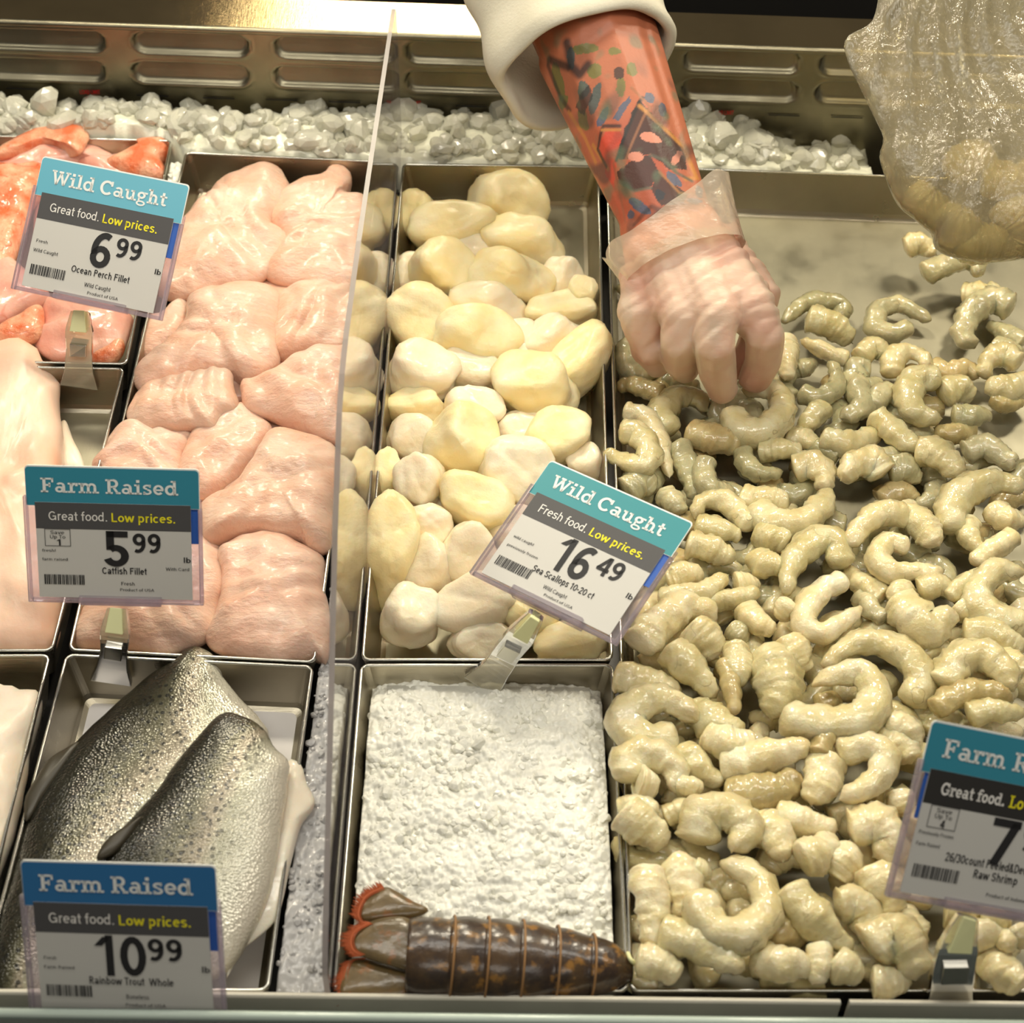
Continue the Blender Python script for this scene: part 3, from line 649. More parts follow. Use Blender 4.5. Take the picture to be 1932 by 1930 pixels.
# ================================================================== SHRIMP
def hb(y): return float(np.interp(y, [-.2, -.05, .10, .20, .245, .3], [.004, .004, -.004, -.014, -.020, -.022]))
S1, S2, S3 = (1140, 520), (1140, 900), (1140, 1360)
SH = [
(S1,90,'g',0,[(230,330),(150,315),(105,390),(160,450),(250,440)]),(S1,50,'g',-.004,[(120,80),(60,50)]),(S1,90,'g',0,[(280,470),(350,490),(440,520)]),(S1,80,'b',.0,[(270,550),(180,520),(110,505),(60,520)]),
(S1,85,'y',.006,[(830,290),(842,380),(830,480)]),(S1,112,'y',.012,[(585,620),(620,690),(710,720),(800,660),(815,580),(760,525),(640,525)]),(S1,110,'y',.004,[(300,720),(270,640),(320,570),(400,560),(470,620)]),
(S1,80,'y',.006,[(90,630),(180,650),(240,730),(275,830),(300,930)]),(S1,95,'y',.014,[(70,720),(150,730),(205,800),(180,870),(110,865),(5,805)]),(S1,120,'b',.004,[(400,710),(480,740),(560,760),(640,770)]),
(S1,95,'g',-.002,[(330,780),(370,850),(400,940),(410,1030)]),(S1,90,'g',0,[(480,850),(455,920),(500,980),(600,990)]),(S1,75,'g',.004,[(640,800),(660,870),(720,910),(820,900)]),(S1,100,'y',.006,[(720,810),(810,800),(910,812)]),
(S1,90,'y',0,[(1010,600),(960,650),(890,720)]),(S1,105,'y',.003,[(1000,740),(1100,770),(1190,760),(1265,700)]),(S1,95,'y',.010,[(1240,650),(1320,700),(1390,760),(1455,775)]),(S1,100,'g',.002,[(1130,455),(1170,530),(1190,610),(1090,655)]),
(S1,82,'g',.004,[(900,540),(990,560),(1060,520),(1060,440),(1030,390)]),(S1,70,'g',-.002,[(890,430),(970,400)]),(S1,78,'g',0,[(1080,200),(1085,140),(980,115),(890,150),(825,215)]),(S1,115,'y',.004,[(930,200),(1010,220),(1080,260),(1140,310)]),(S1,70,'y',.008,[(1120,385),(1020,345),(905,295)]),
(S1,80,'g',0,[(1400,230),(1335,265),(1255,240),(1260,165),(1340,130),(1430,170),(1500,205)]),(S1,112,'g',.003,[(1880,150),(1780,115),(1690,180),(1650,260),(1700,330)]),(S1,80,'g',-.002,[(1930,310),(1840,260),(1770,225)]),(S1,75,'g',0,[(1790,310),(1870,340),(1930,350)]),
(S1,110,'y',.002,[(1660,95),(1740,80),(1810,55)]),(S1,88,'y',.006,[(1180,380),(1230,335),(1290,360),(1285,400)]),(S1,84,'g',.002,[(1220,440),(1160,430),(1190,500),(1280,490)]),(S1,84,'y',.006,[(1340,460),(1335,390),(1400,355),(1465,380),(1480,430)]),
(S1,112,'y',.009,[(1540,480),(1440,485),(1405,560),(1440,630),(1550,655)]),(S1,95,'b',.0,[(1500,420),(1580,455),(1660,430),(1720,470)]),(S1,110,'y',.004,[(1560,540),(1630,520),(1690,570)]),(S1,90,'g',.003,[(1600,640),(1700,645),(1775,640)]),
(S1,100,'y',.006,[(1910,410),(1840,370),(1770,400),(1750,470)]),(S1,110,'y',.004,[(1940,500),(1840,510),(1760,490)]),(S1,70,'b',-.002,[(1790,560),(1850,590),(1930,580)]),(S1,92,'g',.002,[(1230,610),(1270,550),(1330,540),(1370,610)]),
(S1,122,'y',.009,[(1440,810),(1510,820),(1580,860),(1640,925)]),(S1,100,'g',0,[(1660,820),(1740,790),(1810,820),(1890,880)]),(S1,112,'g',-.002,[(1310,900),(1380,895),(1460,940)]),(S1,122,'y',.008,[(1280,920),(1230,860),(1150,880),(1090,940)]),(S1,112,'y',.004,[(870,890),(950,870),(1010,920),(1010,990)]),
(S1,112,'g',0,[(100,1000),(170,960),(230,1000)]),(S1,92,'g',-.002,[(280,1000),(330,1060),(350,1100)]),(S1,90,'y',-.003,[(850,740),(930,760),(990,800)]),(S1,80,'g',-.003,[(560,680),(520,620),(530,560)]),(S1,90,'b',-.003,[(1690,700),(1600,720),(1520,700)]),(S1,85,'g',-.004,[(1080,830),(1000,800),(930,790)]),
(S1,80,'g',-.002,[(250,900),(200,950),(110,930)]),(S1,85,'g',-.003,[(1250,830),(1330,830),(1420,800)]),
(S2,122,'y',.006,[(700,130),(760,195),(860,215),(960,170),(1040,60)]),(S2,110,'y',.004,[(640,100),(740,105),(850,120)]),(S2,92,'y',.003,[(680,230),(620,165),(540,110),(450,120),(420,190)]),(S2,92,'y',.001,[(420,230),(520,240),(630,275)]),(S2,102,'y',.005,[(380,305),(480,330),(600,375)]),(S2,125,'y',.003,[(730,250),(800,280),(850,310)]),
(S2,110,'y',.008,[(1090,410),(1060,310),(970,295),(890,365),(850,450),(840,540)]),(S2,100,'y',.012,[(1395,180),(1290,170),(1200,220),(1120,320)]),(S2,125,'f',.007,[(1380,150),(1460,220),(1540,310)]),(S2,92,'y',.009,[(1400,330),(1310,305),(1265,370),(1320,430),(1430,440),(1560,425)]),
(S2,122,'y',.010,[(1600,250),(1600,150),(1670,65),(1790,25),(1940,40)]),(S2,90,'y',.003,[(1690,200),(1680,270),(1750,345)]),(S2,102,'y',.005,[(1800,150),(1850,185),(1935,190)]),(S2,92,'y',.003,[(1880,265),(1780,330),(1690,395)]),(S2,122,'y',.008,[(1940,690),(1800,650),(1720,580),(1740,490),(1830,430),(1940,440)]),
(S2,105,'y',.004,[(690,370),(750,400),(830,420)]),(S2,112,'y',.003,[(290,480),(370,450),(440,440)]),(S2,92,'y',.006,[(250,560),(380,550),(480,510),(570,450)]),(S2,105,'y',.002,[(600,490),(690,480)]),(S2,92,'y',.004,[(480,570),(560,560),(640,550),(710,515)]),
(S2,95,'f',.011,[(1110,480),(1010,520),(935,610),(930,690),(1010,710),(1110,650),(1180,600)]),(S2,90,'g',-.002,[(1180,540),(1230,600),(1300,655)]),(S2,165,'f',.008,[(1350,580),(1420,640),(1500,690),(1600,620)]),(S2,112,'y',.004,[(1370,510),(1345,600)]),(S2,95,'y',.008,[(1450,530),(1540,505),(1600,545)]),(S2,70,'y',.010,[(1590,560),(1640,500),(1730,420)]),
(S2,85,'y',.003,[(1620,590),(1700,655)]),(S2,112,'y',.004,[(1650,720),(1760,720),(1860,760),(1940,800)]),(S2,132,'f',.007,[(170,790),(250,680),(340,605),(430,600),(510,660)]),(S2,150,'y',.007,[(400,700),(470,760),(520,830)]),(S2,122,'y',.010,[(290,790),(370,860),(450,940),(510,1010)]),
(S2,100,'y',.003,[(640,610),(700,660),(790,700)]),(S2,95,'f',.006,[(850,590),(800,640)]),(S2,90,'g',-.002,[(590,690),(660,745)]),(S2,112,'y',.007,[(600,780),(610,880),(605,970)]),(S2,75,'b',.010,[(550,850),(580,960),(600,1090)]),(S2,140,'y',.005,[(840,750),(890,830),(920,900)]),
(S2,190,'y',.004,[(740,820),(780,900),(800,1000),(770,1110)]),(S2,150,'f',.014,[(830,1080),(930,1120),(1060,1140),(1190,1110),(1240,1010),(1200,920),(1120,900),(960,960)]),(S2,118,'y',.006,[(1390,1030),(1450,950),(1410,850),(1320,790),(1220,760),(1110,790),(1010,870)]),
(S2,150,'y',.008,[(1570,970),(1620,860),(1720,820),(1820,880),(1880,980)]),(S2,130,'y',.004,[(1830,850),(1940,900)]),(S2,100,'b',.008,[(1530,1080),(1620,1010),(1760,990),(1880,1030)]),(S2,92,'y',.010,[(1680,1110),(1780,1080),(1940,1090)]),(S2,122,'y',.006,[(50,910),(150,930),(260,960),(350,985)]),
(S2,142,'f',.008,[(330,1200),(180,1200),(100,1120),(160,1040),(290,1020),(430,1120)]),(S2,150,'y',.006,[(420,1060),(520,1130),(640,1190)]),(S2,82,'b',.012,[(990,1280),(1020,1200),(1085,1100)]),(S2,142,'f',.005,[(1300,1140),(1380,1180),(1420,1280)]),(S2,120,'y',-.004,[(1050,690),(1100,800),(960,800)]),(S2,110,'y',-.004,[(1280,560),(1180,480),(1130,420)]),
(S2,120,'y',-.004,[(1520,760),(1440,780),(1600,800)]),(S2,110,'b',-.005,[(1000,1060),(1060,1020)]),
(S3,140,'f',.008,[(110,270),(120,180),(220,150),(320,210),(330,330)]),(S3,140,'f',.010,[(160,270),(215,285)]),(S3,85,'f',.006,[(340,290),(450,300)]),(S3,110,'y',.002,[(350,130),(430,210),(550,290)]),(S3,140,'f',.008,[(480,60),(580,110),(690,85)]),(S3,130,'f',.010,[(540,220),(660,190),(780,150),(940,105)]),
(S3,175,'b',.004,[(560,340),(690,330),(800,310),(900,260)]),(S3,150,'f',.008,[(1020,180),(1000,270),(955,380)]),(S3,112,'f',.012,[(1080,160),(1190,125),(1280,160),(1265,250),(1180,320),(1085,360)]),(S3,132,'f',.004,[(1270,80),(1360,110),(1410,190)]),(S3,170,'f',.004,[(100,410),(180,480),(280,570)]),(S3,92,'f',.008,[(70,420),(170,390),(250,420)]),
(S3,90,'y',.004,[(280,445),(360,410),(460,400)]),(S3,172,'f',.010,[(430,560),(460,450),(560,420),(640,500),(590,600)]),(S3,152,'f',.006,[(700,470),(780,530),(820,650)]),(S3,122,'f',.006,[(790,430),(920,460),(1070,500)]),(S3,172,'f',.007,[(1130,510),(1240,490),(1310,560),(1240,620)]),(S3,162,'f',.010,[(900,640),(980,600),(1060,560)]),(S3,135,'f',.007,[(1050,710),(1100,640),(1140,570)]),
(S3,80,'f',.004,[(660,440),(750,465)]),(S3,105,'b',.002,[(1210,340),(1290,290)]),(S3,115,'f',.002,[(1360,340),(1400,420)]),(S3,140,'f',.009,[(180,680),(210,800),(220,920),(200,1040)]),(S3,150,'f',.006,[(290,660),(350,720),(370,820),(350,920)]),(S3,85,'f',.007,[(410,680),(480,705)]),
(S3,152,'y',.014,[(445,790),(470,900),(560,970),(670,965),(740,880),(730,770),(650,690),(540,650)]),(S3,150,'y',.012,[(860,760),(920,850),(990,930),(1060,1000),(1140,1060)]),(S3,142,'f',.006,[(1070,850),(1150,840),(1210,900),(1180,990)]),(S3,182,'f',.006,[(1240,700),(1300,790),(1350,890)]),(S3,125,'b',.003,[(760,920),(830,970),(910,1000)]),
(S3,152,'f',.007,[(710,1080),(820,1120),(950,1120)]),(S3,152,'f',.010,[(260,980),(400,1010),(510,1070),(640,1140)]),(S3,132,'f',.006,[(150,1100),(260,1120),(340,1180)]),(S3,92,'f',.009,[(980,1030),(990,1120),(960,1210)]),(S3,130,'f',.007,[(1070,1110),(1180,1170)]),(S3,200,'f',.008,[(1230,1060),(1320,1000),(1400,1080),(1430,1180)]),
(S3,120,'f',.002,[(1230,1190),(1400,1200)]),(S3,130,'f',.003,[(1390,920),(1470,1010)]),(S3,150,'f',.004,[(1770,1090),(1850,1170),(1930,1230)]),(S3,112,'f',.005,[(1690,1010),(1770,980),(1850,1000)]),(S3,85,'y',.008,[(1850,990),(1875,1070)]),(S3,105,'f',.006,[(1890,950),(1940,1020)]),(S3,130,'y',.002,[(1570,870),(1720,910)]),(S3,120,'y',.003,[(1740,940),(1860,920)]),
(S3,130,'f',.003,[(1530,1120),(1650,1200)]),(S3,140,'y',.0,[(1520,200),(1600,260),(1700,240)]),(S3,140,'y',.0,[(1560,420),(1700,460),(1800,420)]),(S3,140,'f',.0,[(1500,650),(1640,700),(1780,680)]),(S3,140,'y',.0,[(1800,600),(1880,660),(1940,640)]),(S3,130,'y',.0,[(1770,780),(1880,820)]),(S3,120,'y',0,[(1480,430),(1420,520)]),
]
shr = []
for org, wd, t, dz, pts in SH:
    px = [(org[0] + x / 2.439, org[1] + y / 2.439) for x, y in pts]
    shr.append((px, wd / 2.439 * (1.2 if wd < 140 else 1.1), t, dz))
mids = [crom(p[0], 9)[4] for p in shr]
rl = row_labels(mids, 62, 1862)
for i, (px, wd, t, dz) in enumerate(shr):
    P = np.array(px); ln = np.linalg.norm(np.diff(P, axis=0), axis=1).sum(); ch = np.linalg.norm(P[-1] - P[0]) / ln
    curl = 'tightly curled' if ch < .5 else ('curved' if ch < .88 else 'straight')
    r, k, n = rl[i]
    lab = '%s %s raw shrimp, %s from left in %s row from the front' % ({'y': 'cream', 'g': 'greyish', 'b': 'brown-tinged', 'f': 'frosted'}[t], curl, ORD[k], ORD[r] if r < 20 else 'farthest')
    thing_mesh('shrimp', shrimp_mesh(px, wd, lambda y, d=dz: hb(y) + d, 5 + i * 1.9, random.uniform(-1., 1.)), M['shrimp_' + t], lab, 'shrimp', 'raw peeled shrimp heaped in the tray')
# the layer below, glimpsed through the gaps
k = 0
for row in range(19):
    v = 728 + row * 61
    for cidx in range(10):
        u = 1205 + cidx * 80 + (row % 2) * 40 + random.uniform(-14, 14); vv = v + random.uniform(-14, 14)
        if u > 1960 or vv > 1850 or (vv < 880 and u > 1790): continue
        a = random.uniform(0, 6.28); R_ = random.uniform(30, 46); sp_ = random.uniform(1.6, 3.4); s0 = 1 + .25 * (v - 700) / 1100
        px = [(u + R_ * s0 * math.cos(a + sp_ * q), vv + R_ * s0 * .8 * math.sin(a + sp_ * q)) for q in (0, .25, .5, .75, 1)]
        if min(p[0] for p in px) < 1185: px = [(p[0] + 25, p[1]) for p in px]
        t = random.choice('ggb' if v < 1100 else 'yyf')
        thing_mesh('shrimp', shrimp_mesh(px, 47 * s0, lambda y: max(hb(y) - .013, -.027), 300 + k * 2.3, random.uniform(-.3, .3), 30, 12), M['shrimp_' + t],
                   'raw peeled shrimp half buried under the top layer of the heap', 'shrimp', 'buried shrimp under the top layer')
        k += 1

# ================================================================== FISH FILLETS
CF1 = ((180, 280), 3.328); CF2 = ((0, 640), 2.757); PE = ((0, 220), 3.712); TB = ((0, 1200), 2.643)
def fillet(name, crop, outline, zmid, thick, mat, label, cat, group=None, **kw):
    return thing_mesh(name, blob(outline, crop[0], crop[1], zmid, thick, **kw), mat, label, cat, group)
GC = 'catfish fillets in the tray'
fillet('catfish_fillet', CF1, [(790,200),(960,130),(1120,115),(1220,220),(1180,400),(1110,500),(1225,585),(1150,700),(1080,800),(960,860),(800,870),(560,950),(400,920),(330,800),(420,620),(560,440),(690,320)], -.004, .034, M['catfish'], 'pink catfish fillet with a curled tip, against the tray back beside the price card', 'fish fillet', GC, seed=1, fold=(.003, 60, .5), centre=(800, 560))
fillet('catfish_fillet', CF1, [(1250,225),(1400,190),(1510,110),(1600,150),(1610,230),(1580,300),(1720,340),(1740,600),(1640,880),(1450,890),(1300,870),(1100,830),(1060,780),(1180,620),(1090,480),(1150,300)], -.006, .032, M['catfish'], 'pink catfish fillet with a yellowish edge, against the tray back beside the divider', 'fish fillet', GC, seed=2, fold=(.0025, 55, 1.9), centre=(1370, 550))
fillet('catfish_fillet', CF1, [(320,1100),(420,1060),(560,960),(600,1080),(520,1250),(330,1340),(270,1300),(285,1220)], -.012, .026, M['catfish'], 'ragged catfish fillet end showing below the lowest corner of the perch price card', 'fish fillet', GC, seed=3)
fillet('catfish_fillet', CF1, [(1150,920),(1320,870),(1480,870),(1640,920),(1680,1150),(1560,1280),(1400,1280),(1230,1320),(1130,1310),(1110,1200),(1120,1050)], -.006, .034, M['catfish'], 'blunt ridged catfish fillet in the second rank beside the divider', 'fish fillet', GC, seed=4, fold=(.003, 45, .1))
fillet('catfish_fillet', CF1, [(590,940),(700,900),(880,870),(1000,850),(1140,900),(1165,1000),(1140,1200),(1150,1350),(1050,1440),(930,1450),(850,1410),(700,1420),(500,1500),(290,1540),(245,1430),(330,1330),(470,1220),(560,1100)], -.002, .036, M['catfish'], 'widest catfish fillet of the second rank, draped over its neighbours', 'fish fillet', GC, seed=5, fold=(.003, 50, .9))
fillet('catfish_fillet', CF2, [(520,600),(640,465),(850,470),(1010,500),(960,640),(930,800),(760,850),(600,800),(480,690)], -.010, .032, M['catfish'], 'pink catfish fillet just above the catfish price card, at the tray side', 'fish fillet', GC, seed=8, fold=(.0025, 50, 1.2))
fillet('catfish_fillet', CF2, [(940,640),(1000,500),(1120,430),(1260,350),(1340,400),(1430,480),(1370,600),(1240,720),(1130,800),(1030,830),(920,800)], -.008, .032, M['catfish'], 'long smooth catfish fillet running down behind the catfish price card from between two rolled ones', 'fish fillet', GC, seed=9, fold=(.002, 40, 2.4))
fillet('catfish_fillet', CF1, [(280,1540),(420,1480),(640,1420),(845,1405),(870,1500),(895,1600),(880,1660),(800,1690),(740,1770),(620,1750),(440,1765),(250,1755),(195,1680),(230,1600)], .003, .030, M['catfish'], 'small rolled catfish fillet lying across the tray by its dark left gap', 'fish fillet', GC, seed=6, fold=(.0025, 70, .2))
fillet('catfish_fillet', CF1, [(915,1490),(1050,1450),(1250,1310),(1420,1270),(1620,1280),(1660,1500),(1640,1850),(1480,1850),(1350,1800),(1200,1740),(1080,1680),(960,1640),(920,1560)], .001, .034, M['catfish'], 'pointed ridged catfish fillet in the third rank against the divider', 'fish fillet', GC, seed=7, fold=(.0035, 55, .3))
fillet('catfish_fillet', CF2, [(420,1420),(560,1360),(900,1200),(1050,1030),(1150,1080),(1165,1300),(1120,1500),(1050,1580),(860,1640),(700,1610),(520,1600),(385,1585)], -.006, .032, M['catfish'], 'front catfish fillet with a pink ribbed end behind the clear clip', 'fish fillet', GC, seed=12, fold=(.002, 60, .4))
fillet('catfish_fillet', CF2, [(1140,1100),(1250,1040),(1420,1010),(1560,1070),(1690,1150),(1690,1300),(1725,1500),(1700,1670),(1640,1660),(1480,1690),(1350,1670),(1150,1630),(1070,1570),(1130,1400),(1150,1250)], -.004, .036, M['catfish'], 'front catfish fillet bulging over the tray rim next to the divider foot', 'fish fillet', GC, seed=11, fold=(.002, 45, 2.0))
fillet('catfish_fillet', CF2, [(1390,520),(1500,490),(1700,540),(1790,640),(1760,850),(1720,1090),(1620,1090),(1560,1040),(1430,1020),(1290,1000),(1110,1060),(1040,1010),(1040,880),(1200,790),(1310,650)], .002, .036, M['catfish'], 'broad catfish fillet right of the catfish price card', 'fish fillet', GC, seed=10, fold=(.0025, 45, 2.2))
# base under the fillets (another layer)
fillet('catfish_fillet', CF2, [(560,700),(900,420),(1400,380),(1720,480),(1700,900),(1200,1100),(700,1300),(480,1500),(420,1300)], -.019, .022, M['catfish'], 'lowest catfish fillet glimpsed in the gaps between the others', 'fish fillet', GC, seed=13)
fillet('catfish_fillet', CF1, [(500,1000),(1000,800),(1600,800),(1640,1200),(1500,1500),(900,1600),(350,1550)], -.019, .022, M['catfish'], 'catfish fillet lying underneath the second rank, seen through its gaps', 'fish fillet', GC, seed=14)
# neighbours on the left
fillet('fish_fillet', CF2, [(330,420),(380,520),(435,640),(420,690),(300,660),(240,560)], -.020, .006, M['white_fish'], 'thin translucent fillet flap sticking out from under the big pink-white fillet', 'fish fillet', seed=20)
fillet('fish_fillet', CF2, [(-300,100),(-100,40),(60,10),(180,40),(245,150),(310,230),(305,340),(325,500),(330,640),(340,900),(345,1200),(320,1450),(270,1610),(0,1625),(-300,1600)], -.008, .040, M['pink_fish'], 'largest fillet, pink-white and smooth, in the tray left of the catfish', 'fish fillet', seed=21, fold=(.002, 22, 1.1), p=4)
fillet('fish_fillet', TB, [(-300,250),(40,255),(100,280),(205,290),(190,430),(150,560),(110,800),(60,1000),(0,1180),(-100,1450),(-300,1500)], -.008, .034, M['white_fish'], 'whitish fillet in the front corner tray beside the trout tray', 'fish fillet', seed=22, p=4)
GP = 'perch fillets in the tray'
def perch(outline, zmid, thick, skin, label, seed, **kw):
    return fillet('perch_fillet', PE, outline, zmid, thick, M['perch_skin' if skin else 'perch'], label, 'fish fillet', GP, seed=seed, **kw)
perch([(-80,310),(80,230),(250,190),(400,190),(520,260),(640,180),(740,250),(810,300),(740,350),(560,340),(300,400),(-80,440)], -.012, .026, 0, 'pink perch fillet under the skin-on one at the tray back', 31)
perch([(740,330),(860,280),(960,230),(960,190),(1170,180),(1180,260),(1110,340),(1150,350),(1150,430),(1000,430),(850,390)], -.008, .024, 1, 'red-orange perch fillet tail curled in the back corner of its tray', 32)
perch([(-80,290),(50,200),(200,120),(400,75),(570,60),(620,110),(610,200),(560,260),(500,240),(380,190),(250,210),(60,280)], .002, .016, 1, 'orange-skinned perch fillet lying topmost at the tray back', 30)
perch([(540,280),(700,300),(900,290),(1050,400),(1000,480),(700,420),(520,340)], -.014, .022, 0, 'pink perch fillet behind the blue top of the perch price card', 33)
perch([(-80,420),(150,350),(300,350),(320,480),(240,600),(140,900),(60,1060),(-80,1100)], -.002, .026, 1, 'orange-skinned perch fillet beside the perch price card at the picture edge', 34)
perch([(-80,1050),(60,1000),(200,1100),(330,1200),(340,1300),(150,1380),(0,1460),(-80,1450)], -.006, .024, 0, 'wet pink perch fillet below the barcode of the perch price card', 35)
perch([(290,1320),(400,1290),(600,1250),(900,1400),(930,1450),(850,1660),(700,1710),(400,1710),(280,1650),(220,1570),(300,1480)], -.012, .026, 0, 'glistening pink perch fillet behind the clip of the perch price card', 37)
perch([(-40,1510),(150,1400),(290,1330),(305,1500),(200,1580),(0,1570)], -.004, .018, 1, 'small orange-edged perch fillet above the big pink-white fillet', 36)
perch([(300,500),(700,500),(900,700),(850,1200),(500,1300),(250,1000)], -.016, .020, 0, 'perch fillet hidden behind the perch price card', 38)
perch([(640,1690),(760,1620),(860,1560),(870,1640),(800,1720),(680,1740)], -.010, .012, 1, 'sliver of orange perch skin right of the clip at the tray front', 39)

# ================================================================== TROUT
def trout_mat(name):
    m, nt, p, o = newmat(name)
    at = N(nt, 'ShaderNodeAttribute', _attribute_name='across'); a = at.outputs['Fac']
    co = obj_co(nt)
    wob = N(nt, 'ShaderNodeMath', _operation='MULTIPLY_ADD'); L(nt, noise_n(nt, 55, 3, co), wob.inputs[0]); wob.inputs[1].default_value = .10; wob.inputs[2].default_value = -.05
    sm = N(nt, 'ShaderNodeMath', _operation='ADD'); L(nt, a, sm.inputs[0]); L(nt, wob.outputs[0], sm.inputs[1])
    base = ramp(nt, sm.outputs[0], [(0, lin((26, 25, 18))), (.28, lin((50, 47, 30))), (.42, lin((92, 89, 66))), (.56, lin((156, 146, 126))), (.66, lin((164, 162, 140))), (.82, lin((208, 205, 186))), (1, lin((240, 232, 212)))])
    # small round spots, sparse towards the belly
    vo = N(nt, 'ShaderNodeTexVoronoi', Scale=270); L(nt, co, vo.inputs['Vector'])
    sp = ramp(nt, vo.outputs['Distance'], [(.30, g(1)), (.42, g(0))])
    rnd = ramp(nt, noise_n(nt, 60, 2, co), [(.34, g(0)), (.5, g(1))])
    fade = ramp(nt, a, [(.55, g(.85)), (.9, g(.0))])
    k1 = N(nt, 'ShaderNodeMath', _operation='MULTIPLY'); L(nt, sp, k1.inputs[0]); L(nt, rnd, k1.inputs[1])
    k2 = N(nt, 'ShaderNodeMath', _operation='MULTIPLY'); L(nt, k1.outputs[0], k2.inputs[0]); L(nt, fade, k2.inputs[1])
    L(nt, mix(nt, k2.outputs[0], base, lin((22, 22, 15))), p.inputs['Base Color'])
    p.inputs['Metallic'].default_value = .3; p.inputs['Roughness'].default_value = .24; p.inputs['Specular IOR Level'].default_value = .7
    p.inputs['Coat Weight'].default_value = .3; p.inputs['Coat Roughness'].default_value = .2
    v2 = N(nt, 'ShaderNodeTexVoronoi', Scale=640); L(nt, co, v2.inputs['Vector'])
    ad = N(nt, 'ShaderNodeMath', _operation='MULTIPLY_ADD'); L(nt, v2.outputs['Distance'], ad.inputs[0]); ad.inputs[1].default_value = 1.1; L(nt, noise_n(nt, 60, 2, co), ad.inputs[2])
    bump(nt, p, ad.outputs[0], .28, .0012)
    return m
M['trout'] = trout_mat('spotted_trout_skin')
M['belly'] = flesh('creamy_trout_belly', (240, 226, 204), (246, 236, 218), 40, .35, .3, 120, .25)
M['fin'] = simple('dark_trout_fin', (58, 52, 38), .4)
def trout(outline, zmid, thick, back, lateral, belly, label, seed, centre=None, zs=0.):
    VF = blob(outline, TB[0], TB[1], zmid, thick, seed=seed, amp=.012, nth=110, nr=22, p=3.2, rough=.4, centre=centre, zslope=zs)
    o = thing_mesh('trout', VF, M['trout'], label, 'fish', 'whole trout in the tray')
    # how far round from the dark back to the pale belly each point sits
    bl = [crom([U(TB[0][0] + x / TB[1], TB[0][1] + y / TB[1], zmid)[:2] for x, y in ln], 40) for ln in (back, lateral, belly)]
    at = o.data.attributes.new('across', 'FLOAT', 'POINT')
    W = np.array(VF[0])[:, :2]
    d = [np.min(np.linalg.norm(W[:, None] - q[None], axis=2), axis=1) for q in bl]
    val = np.clip(d[0] / (d[0] + d[2] + 1e-6), 0, 1)
    at.data.foreach_set('value', val.astype(np.float32))
    return o
t1 = trout([(870,135),(925,82),(965,64),(1010,68),(1050,84),(1085,125),(1115,205),(1180,290),(1280,400),(1345,500),(1300,700),(1100,950),(800,1250),(500,1550),(250,1750),(40,1860),(-60,1800),(-30,1500),(60,1180),(120,950),(240,720),(380,545),(560,370),(760,200)],
      -.008, .036, [(900,115),(560,370),(240,720),(60,1180),(-60,1800)], [(1030,110),(1090,380),(800,740),(520,960),(200,1400)], [(1080,130),(1345,500),(1250,800),(800,1250),(250,1750)],
      'larger spotted trout lying deeper in the tray, its tail stub over the rim', 41, centre=(640, 850))
t2 = trout([(1140,428),(1240,455),(1330,510),(1370,585),(1440,650),(1440,740),(1400,1000),(1350,1250),(1260,1450),(1110,1650),(900,1720),(650,1700),(480,1560),(440,1300),(480,1110),(600,985),(740,850),(900,650),(1040,500)],
      .004, .030, [(1130,428),(900,650),(600,985),(470,1150),(480,1560)], [(1260,560),(1180,760),(1060,1000),(900,1400),(850,1700)], [(1440,660),(1400,1000),(1350,1250),(1110,1650)],
      'spotted trout lying on top with its cream belly flap against the tray side', 42, centre=(1000, 1080), zs=.10)
VF = blob([(1430,640),(1500,650),(1530,740),(1572,840),(1500,950),(1445,1150),(1375,1400),(1210,1550),(1125,1690),(1180,1500),(1300,1300),(1370,1050),(1400,850)], TB[0], TB[1], -.002, .010, seed=43, amp=.04, rough=.4, centre=(1430, 960), zslope=.04)
mb = MB(); mb.add(*VF); b_ = mb.build('belly_flap', M['belly'], t2, True); b_['label'] = 'cream belly flap with a pink cut edge'
for tr, ol, z in ((t1, [(120,830),(150,760),(240,620),(330,560),(400,530),(300,690),(200,830),(130,930)], .002), (t2, [(480,1110),(540,1010),(680,920),(720,900),(640,1010),(560,1090)], .016)):
    VF = blob(ol, TB[0], TB[1], z, .006, seed=z * 99, amp=.1, nth=40, nr=8)
    mb = MB(); mb.add(*VF); mb.build('dorsal_fin', M['fin'], tr, True)

# ================================================================== LOBSTER TAIL
def lob_mat(name, c1, c2, c3):
    m, nt, p, o = newmat(name)
    n1 = ramp(nt, noise_n(nt, 60, 6, rough=.65), [(.42, g(0)), (.58, g(1))]); n2 = ramp(nt, noise_n(nt, 130, 5), [(.56, g(0)), (.66, g(.8))])
    L(nt, mix(nt, n2, mix(nt, n1, lin(c1), lin(c2)), lin(c3)), p.inputs['Base Color'])
    p.inputs['Roughness'].default_value = .3; p.inputs['Coat Weight'].default_value = .4; p.inputs['Coat Roughness'].default_value = .15
    bump(nt, p, noise_n(nt, 160, 5), .4, .001); return m
M['lob'] = lob_mat('dark_lobster_shell', (52, 38, 30), (78, 58, 36), (150, 106, 44))
M['lob_fan'] = lob_mat('olive_lobster_fan', (92, 76, 46), (108, 88, 52), (130, 84, 40))
M['lob_band'] = simple('tan_joint_band', (146, 108, 66), .5)
M['lob_fringe'] = simple('orange_hair_fringe', (172, 84, 40), .7)
LB = ((580, 1240), 2.797)
def lp(x, y, z=0.): return U(LB[0][0] + x / LB[1], LB[0][1] + y / LB[1], z)
A0 = lp(540, 1560, .010); A1 = lp(1700, 1640, .004); A0[1] -= .002
axd = A1 - A0; Ltot = np.linalg.norm(axd); axd /= Ltot; sd = np.cross((0, 0, 1), axd); sd /= np.linalg.norm(sd); upd = np.cross(axd, sd)
